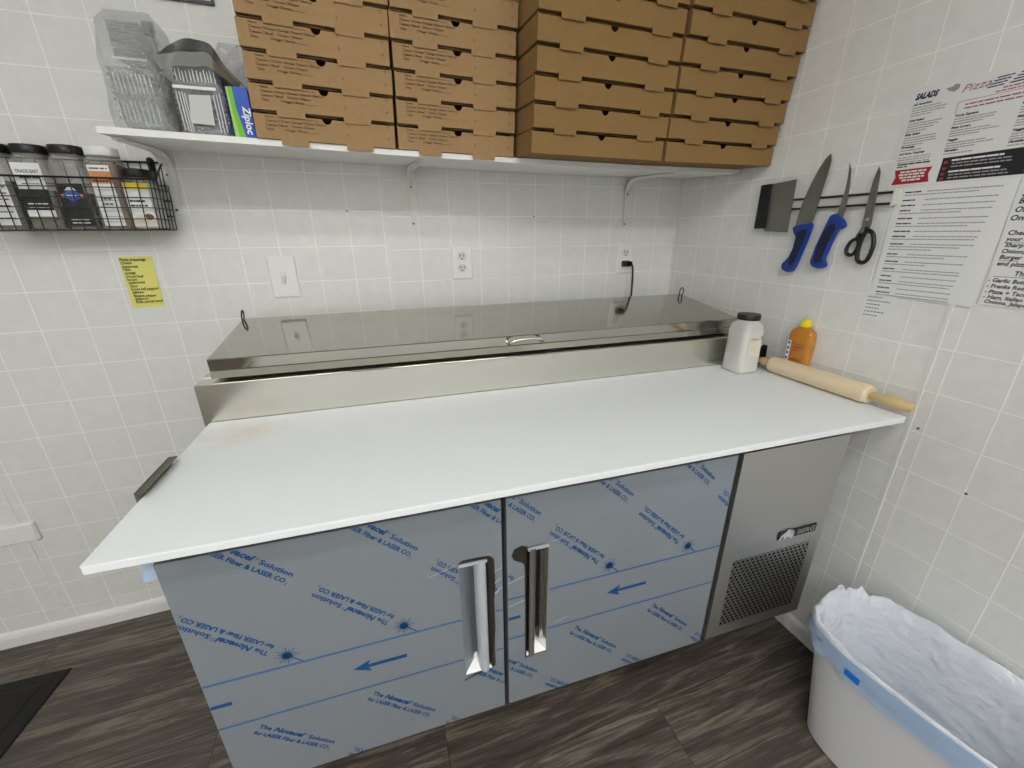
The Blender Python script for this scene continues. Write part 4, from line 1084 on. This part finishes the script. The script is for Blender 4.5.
# ------------------------------------------------------------------ right wall: papers
def sheet(name, label, cat, pts, m, x=-.0010, t=.0004):
    cy = sum(p[0] for p in pts)/len(pts); czz = sum(p[1] for p in pts)/len(pts)
    o = rthing(name, label, cat, cy, czz, x)
    bm = new(); prism(bm, yz(pts), F_RIGHT, -x, -x+t); rpart('paper', bm, m, o, 0)
    return o
def inkpart(name, bm, ms, p):
    o = flat(name, bm, ms, p); o.location = -Vector(p.location); return o
mn = sheet('printed_menu', 'laminated menu of salads and pizzas taped high on the right wall', 'menu', [(-.766, 1.640), (-.858, 1.634), (-1.01, 1.628), (-1.16, 1.624), (-1.162, 1.424), (-.772, 1.426)], M_GLOSSP, -.0016)
fr = T((-.0023, 0, 0)) @ F_RIGHT; f2 = T((-.0003, 0, 0)) @ fr
bm = new()
rng = random.Random(3)
text(bm, 'SALADS', fr @ T((.776, 1.6135, 0)) @ Matrix.Rotation(R(-1.5), 4, 'Z'), .0165, .044, 1, .3, .06)
poly(bm, fr, [(.832, 1.622), (.838, 1.616), (.848, 1.612), (.856, 1.616), (.856, 1.624), (.848, 1.627), (.842, 1.623)], 0, 6)
def block(x0, x1, z, head, n, lh=.0052, hi=3):
    text(bm, head, fr @ T((x0, z, 0)), .0062, min(.0030*len(head), x1-x0), hi, .1, .05)
    for k in range(n): wordbars(bm, fr, x0, x1, z-lh*(k+1)-.001, .0034, rng, 0, rng.uniform(.75, 1) if k < n-1 else .6, .2)
block(.776, .846, 1.601, 'All American', 4); block(.776, .846, 1.568, 'Chef Salad', 4); block(.776, .846, 1.539, 'Side Salad', 4); block(.776, .846, 1.512, 'Dressings', 1)
text(bm, 'and Extra Toppings', fr @ T((.776, 1.498, 0)), .006, .05, 3, 0, .05)
for k in range(3): wordbars(bm, fr, .776, .84, 1.4905-.0052*k, .0034, rng, 0)
wordbars(bm, fr, .778, .846, 1.475, .005, rng, 3, 1, .2); wordbars(bm, fr, .778, .80, 1.470, .004, rng, 3)
poly(bm, fr, [(.776, 1.465), (.851, 1.465), (.847, 1.450), (.852, 1.433), (.776, 1.432), (.781, 1.449)], 0, 2)
for k, (a, b) in enumerate(((.789, .841), (.787, .842), (.79, .84), (.796, .834))): wordbars(bm, f2, a, b, 1.4575-.0062*k, .0058, rng, 5, 1, .22, .8, 2.2)
text(bm, 'Pizza', fr @ T((.863, 1.606, 0)) @ Matrix.Rotation(R(2), 4, 'Z'), .020, .046, 4, .35, -.005)
for k in range(4):
    for c in range(5): wordbars(bm, fr, .916+.034*c-.004*k, .942+.034*c-.004*k, 1.6175-.0048*k, .0036, rng, 1, 1, .2, 4, 6)
wordbars(bm, fr, .93, 1.12, 1.597, .0035, rng, 2); wordbars(bm, fr, .92, 1.12, 1.592, .003, rng, 2)
for a in ((.862, 1.13, 1.5885, 1.5892), (.862, .8628, 1.566, 1.5892)): quad(bm, fr, *a, 0, 4)
for k in range(2): wordbars(bm, fr, .876, 1.12, 1.580-.007*k, .0038, rng, 4)
for cx, w_ in ((.864, .085), (.968, .085), (1.068, .085)):
    for z, hd, n_ in ((1.560, 'Works Supreme', 3), (1.537, 'Meat Lovers', 3), (1.513, 'Veggie', 3), (1.492, 'Hawaiian', 1)): block(cx, cx+w_, z, hd, n_, .0048)
poly(bm, fr, [(.867, 1.4795), (1.15, 1.483), (1.153, 1.431), (.867, 1.431)], 0, 7)
for cx in (.884, 1.005):
    for z in (1.471, 1.448):
        wordbars(bm, f2, cx, cx+.085, z, .0055, rng, 5, 1, .15, 2, 4)
        for k in range(2): wordbars(bm, f2, cx+.002, cx+.10, z-.0062*(k+1), .0038, rng, 0)
for z in (1.470, 1.457, 1.446, 1.436): quad(bm, f2, .871, .878, z-.003, z+.003, 0, 8)
inkpart('menu_print', bm, [M_GREYINK, M_NAVY, M_RED, M_DKINK, M_MAROON, M_PAPER, M_FAINT, M_BLK, M_MAROON], mn)
ty = sheet('typed_sheet', 'tall white sheet of typed lines below the printed menu', 'paper', [(-.794, 1.4245), (-1.008, 1.4245), (-1.0095, 1.163), (-.801, 1.168)], M_PAPER, -.0026)
fr = T((-.0034, 0, 0)) @ F_RIGHT; bm = new(); z = 1.411; rng = random.Random(5)
for k in range(16):
    n_ = (2, 1, 1, 2, 1, 2, 1, 2, 3, 2, 2, 2, 1, 2, 1, 2)[k]
    wordbars(bm, fr, .812, .812+rng.uniform(.022, .04), z, .0046, rng, 1, 1, .2, 2, 4)
    for j in range(n_):
        wordbars(bm, fr, .856 if j == 0 else .812, .985-.0015*k, z-.0062*j, .0036, rng, 0, rng.uniform(.55, 1) if j else 1, .2)
    z -= .0062*n_+.0055
inkpart('typed_lines', bm, [M_GREYINK, M_DKINK], ty)
fn = sheet('faded_note', 'small faded note peeking out below the typed sheet', 'note', [(-.788, 1.186), (-.866, 1.186), (-.862, 1.104), (-.789, 1.104)], M_PAPER, -.0008)
fr = T((-.0016, 0, 0)) @ F_RIGHT; bm = new(); rng = random.Random(8)
for k in range(6): wordbars(bm, fr, .796, .855, 1.158-.0095*k, .0055, rng, 0, rng.uniform(.5, 1), .2, .6, 1.6)
inkpart('pencil_lines', bm, M_FAINT, fn)
def hand(lab, pts, lines, x):
    o = sheet('handwritten_sheet', lab, 'note', pts, M_PAPER, x); o['group'] = 'handwritten sheets at the right edge'
    fr = T((x-.0008, 0, 0)) @ F_RIGHT; bm = new()
    for s, y, z, sz, ln in lines:
        text(bm, s, fr @ T((y, z, 0)) @ Matrix.Rotation(R(-1), 4, 'Z'), sz*.78, None, 0, .15, .025)
        if ln: quad(bm, fr, y+ln[0], y+ln[1], z-.004, z-.0032)
    inkpart('handwriting', bm, M_PEN, o)
hand('topmost of the handwritten sheets at the right photo edge', [(-1.0085, 1.432), (-1.16, 1.432), (-1.16, 1.338), (-1.0095, 1.338)], [('Wings', 1.022, 1.408, .019, 0), ('garlic', 1.018, 1.392, .019, 0), ('Buffalo', 1.017, 1.376, .019, 0), ('Onion', 1.016, 1.360, .019, 0), ('One order', 1.014, 1.344, .019, 0)], -.0012)
hand('middle handwritten sheet at the right photo edge, reading Cheese', [(-1.0105, 1.3375), (-1.16, 1.3375), (-1.16, 1.2515), (-1.013, 1.2515)], [('Cheese', 1.019, 1.316, .0165, 0), ('your sauce', 1.019, 1.304, .0155, (0, .03)), ('Sharp cheddar', 1.021, 1.292, .0155, 0), ('Onions', 1.020, 1.280, .0155, 0), ('Burger', 1.020, 1.268, .0155, (0, .03)), ('end pizza', 1.020, 1.255, .0155, 0)], -.0014)
hand('lowest handwritten sheet at the right photo edge, a dashed list', [(-1.0145, 1.2512), (-1.16, 1.2512), (-1.16, 1.1695), (-1.0135, 1.172)], [('The', 1.052, 1.236, .0165, (-.03, .06)), ('- Garlic Butter', 1.016, 1.221, .0145, 0), ('- Franks Red', 1.017, 1.209, .0145, 0), ('- Pizza + Taco', 1.017, 1.197, .0145, 0), ('- Ham, Italian S', 1.018, 1.186, .0145, 0), ('Onions, Jalapenos', 1.023, 1.176, .0145, 0)], -.0016)

# ------------------------------------------------------------------ trash can and liner
BXC, BYC, BANG = -.158, -1.262, R(8)
def sup(t, hx, hy, e=3.2):
    c, s = math.cos(t), math.sin(t)
    return hx*math.copysign(abs(c)**(2/e), c), hy*math.copysign(abs(s)**(2/e), s)
tcn = thing('trash_can', 'white plastic trash can standing against the right wall', 'trash can', (BXC, BYC, 0), (0, 0, BANG))
HX, HY, HZ = .130, .245, .372
def shell(bm, prof, nseg=64, wob=None):
    """prof: (scale_x, scale_y, z)"""
    rings = []
    for i, (sx, sy, z) in enumerate(prof):
        rg = []
        for k in range(nseg):
            t = 2*math.pi*k/nseg; x, y = sup(t, HX*sx, HY*sy); p = Vector((x, y, z))
            if wob: p = wob(p, t, i)
            rg.append(bm.verts.new(p))
        rings.append(rg)
    for a, b in zip(rings, rings[1:]):
        for k in range(nseg): bm.faces.new((a[k], a[(k+1) % nseg], b[(k+1) % nseg], b[k]))
    return rings
bm = new(); rg = shell(bm, [(.70, .74, .001), (.74, .78, .006), (.96, .97, HZ-.03), (.965, .975, HZ-.03), (.94, .95, HZ-.03), (.70, .74, .012)])
bm.faces.new(rg[0]); bm.faces.new(rg[-1]); smooth_by_angle(link('bin_body', bm, M_BIN, tcn), 40)
bm = new(); shell(bm, [(.955, .965, HZ-.034), (1, 1, HZ-.034), (1.01, 1.008, HZ-.02), (1.0, 1.0, HZ-.003), (.985, .988, HZ), (.965, .972, HZ-.004), (.955, .965, HZ-.034)]); smooth_by_angle(link('bin_rim', bm, M_BIN, tcn), 40)
ln = thing('bin_liner', 'crinkled milky plastic liner with blue drawstring hem lining the trash can', 'bin liner', (BXC, BYC, .02), (0, 0, BANG))
def wob(p, t, i):
    q = Vector((math.cos(t)*3, math.sin(t)*3, p.z*9))
    n1 = noise.noise(q*1.6+Vector((i*.7, 0, 5))); n2 = noise.noise(q*4+Vector((1, i, 2)))
    a = (.0, .003, .003, .003, .004, .006, .007, .008, .008, .005)[min(i, 9)]
    r = 1+(n1*a+n2*a*.6)/.2
    lift = (.016*max(0, math.cos(t))+.010*max(0, math.sin(t)))*(1+n2) if 1 <= i <= 3 else 0
    return Vector((p.x*r, p.y*r, p.z+lift+(n1*.006 if i > 3 else n2*.003)))
bm = new()
shell(bm, [(1.035, 1.03, HZ-.012), (1.035, 1.03, HZ+.0045), (1.015, 1.012, HZ+.009), (.985, .987, HZ+.008), (.925, .94, HZ-.008), (.87, .89, HZ-.06), (.80, .83, HZ-.14), (.72, .76, HZ-.23), (.62, .66, .05), (.3, .3, .03), (.02, .02, .028)], 96, wob)
o = link('liner_film', bm, M_LINER, ln); o.location = (0, 0, -.02); smooth_by_angle(o, 80)
bm = new()
def wob2(p, t, i):
    n1 = noise.noise(Vector((math.cos(t)*4, math.sin(t)*4, i*.8)))
    drop = (.044+.014*n1+.020*math.cos(t-R(215)))*(i/5)
    return Vector((p.x*(1+.03*n1*i/5), p.y*(1+.03*n1*i/5), HZ+.002-drop))
shell(bm, [(1.040+.004*i, 1.034+.003*i, 0) for i in range(6)], 96, wob2)
o = link('hem', bm, M_LINERB, ln); o.location = (0, 0, -.02); smooth_by_angle(o, 80); o['label'] = 'pale blue hem folded over the rim'
bm = new()
pts = []
for k in range(13):
    t = R(161+7*k/12); x, y = sup(t, HX*1.075, HY*1.06); pts.append((x, y))
for (xa, ya), (xb, yb_) in zip(pts, pts[1:]):
    vs = [bm.verts.new(p) for p in ((xa, ya, HZ-.022), (xb, yb_, HZ-.022), (xb, yb_, HZ-.040), (xa, ya, HZ-.040))]; bm.faces.new(vs)
bmesh.ops.remove_doubles(bm, verts=bm.verts, dist=1e-6)
bm.normal_update(); bmesh.ops.solidify(bm, geom=bm.faces[:], thickness=.001)
o = link('drawstring', bm, mat('blue_drawstring', (30, 120, 214), .4), ln); o.location = (0, 0, -.02); o['label'] = 'bright blue drawstring'

# ------------------------------------------------------------------ floor mat
bm = new()
MC = [(-2.338, -.172), (-2.432, -.95), (-3.05, -.95), (-3.0, -.150)]
def matring(ins, z):
    c = Vector((sum(p[0] for p in MC)/4, sum(p[1] for p in MC)/4)); out = []
    for i in range(4):
        p = Vector(MC[i]); a = (Vector(MC[i-1])-p).normalized(); b = (Vector(MC[(i+1) % 4])-p).normalized()
        q = p+(a+b)*ins; out.append(bm.verts.new((q.x, q.y, z)))
    return out
rs = [matring(0, .0005), matring(.004, .006), matring(.045, .008), matring(.05, .012)]
for a, b in zip(rs, rs[1:]):
    for k in range(4): bm.faces.new((a[k], a[(k+1) % 4], b[(k+1) % 4], b[k]))
bm.faces.new(rs[0]); bm.faces.new(rs[-1])
tag(link('floor_mat', bm, M_RUBBER), 'black rubber floor mat on the dark wood floor at the lower left', 'mat')

# ------------------------------------------------------------------ ceiling lights and light
def troffer(x, y, hx, hy, power, lab):
    t = thing('ceiling_light', lab, 'ceiling light', (x, y, ZC), (0, 0, 0), 'ceiling light panels')
    bm = new()
    for a in ((-hx, hx, -hy, -hy+.03), (-hx, hx, hy-.03, hy), (-hx, -hx+.03, -hy+.03, hy-.03), (hx-.03, hx, -hy+.03, hy-.03)): box(bm, *a, -.03, -.001)
    link('frame', bm, M_WMETAL, t)
    m = bpy.data.materials.get('lit_diffuser')
    if not m:
        m = bpy.data.materials.new('lit_diffuser'); m.use_nodes = True; b = m.node_tree.nodes['Principled BSDF']
        b.inputs['Emission Color'].default_value = (1, .99, .975, 1); b.inputs['Emission Strength'].default_value = EMIT
    bm = new(); box(bm, -hx+.03, hx-.03, -hy+.03, hy-.03, -.022, -.014)
    link('diffuser', bm, m, t)
EMIT = 9.0
troffer(-.80, -2.95, .60, .30, 0, 'lit ceiling light panel far behind the photographer, nearer the right wall')
troffer(-2.40, -2.95, .60, .30, 0, 'lit ceiling light panel far behind the photographer, nearer the left wall')
troffer(-1.55, -1.95, .60, .15, 0, 'narrow lit ceiling light panel just behind the photographer')
w = bpy.data.worlds.new('World'); SC.world = w; w.use_nodes = True
w.node_tree.nodes['Background'].inputs[0].default_value = (.9, .95, 1, 1); w.node_tree.nodes['Background'].inputs[1].default_value = .3

# ------------------------------------------------------------------ camera and colour
cam = bpy.data.cameras.new('camera'); cam.sensor_width = 36; cam.lens = 36*409.756/1024; cam.clip_start = .01
co = bpy.data.objects.new('camera', cam); COL.objects.link(co)
co.location = (-1.2765, -1.5369, 1.3286); co.rotation_euler = (R(69.7135), R(.4571), R(-19.2342))
SC.camera = co
vs_ = SC.view_settings
vs_.view_transform = 'Standard'; vs_.look = 'None'; vs_.gamma = 1; vs_.use_curve_mapping = False
vs_.exposure = .78
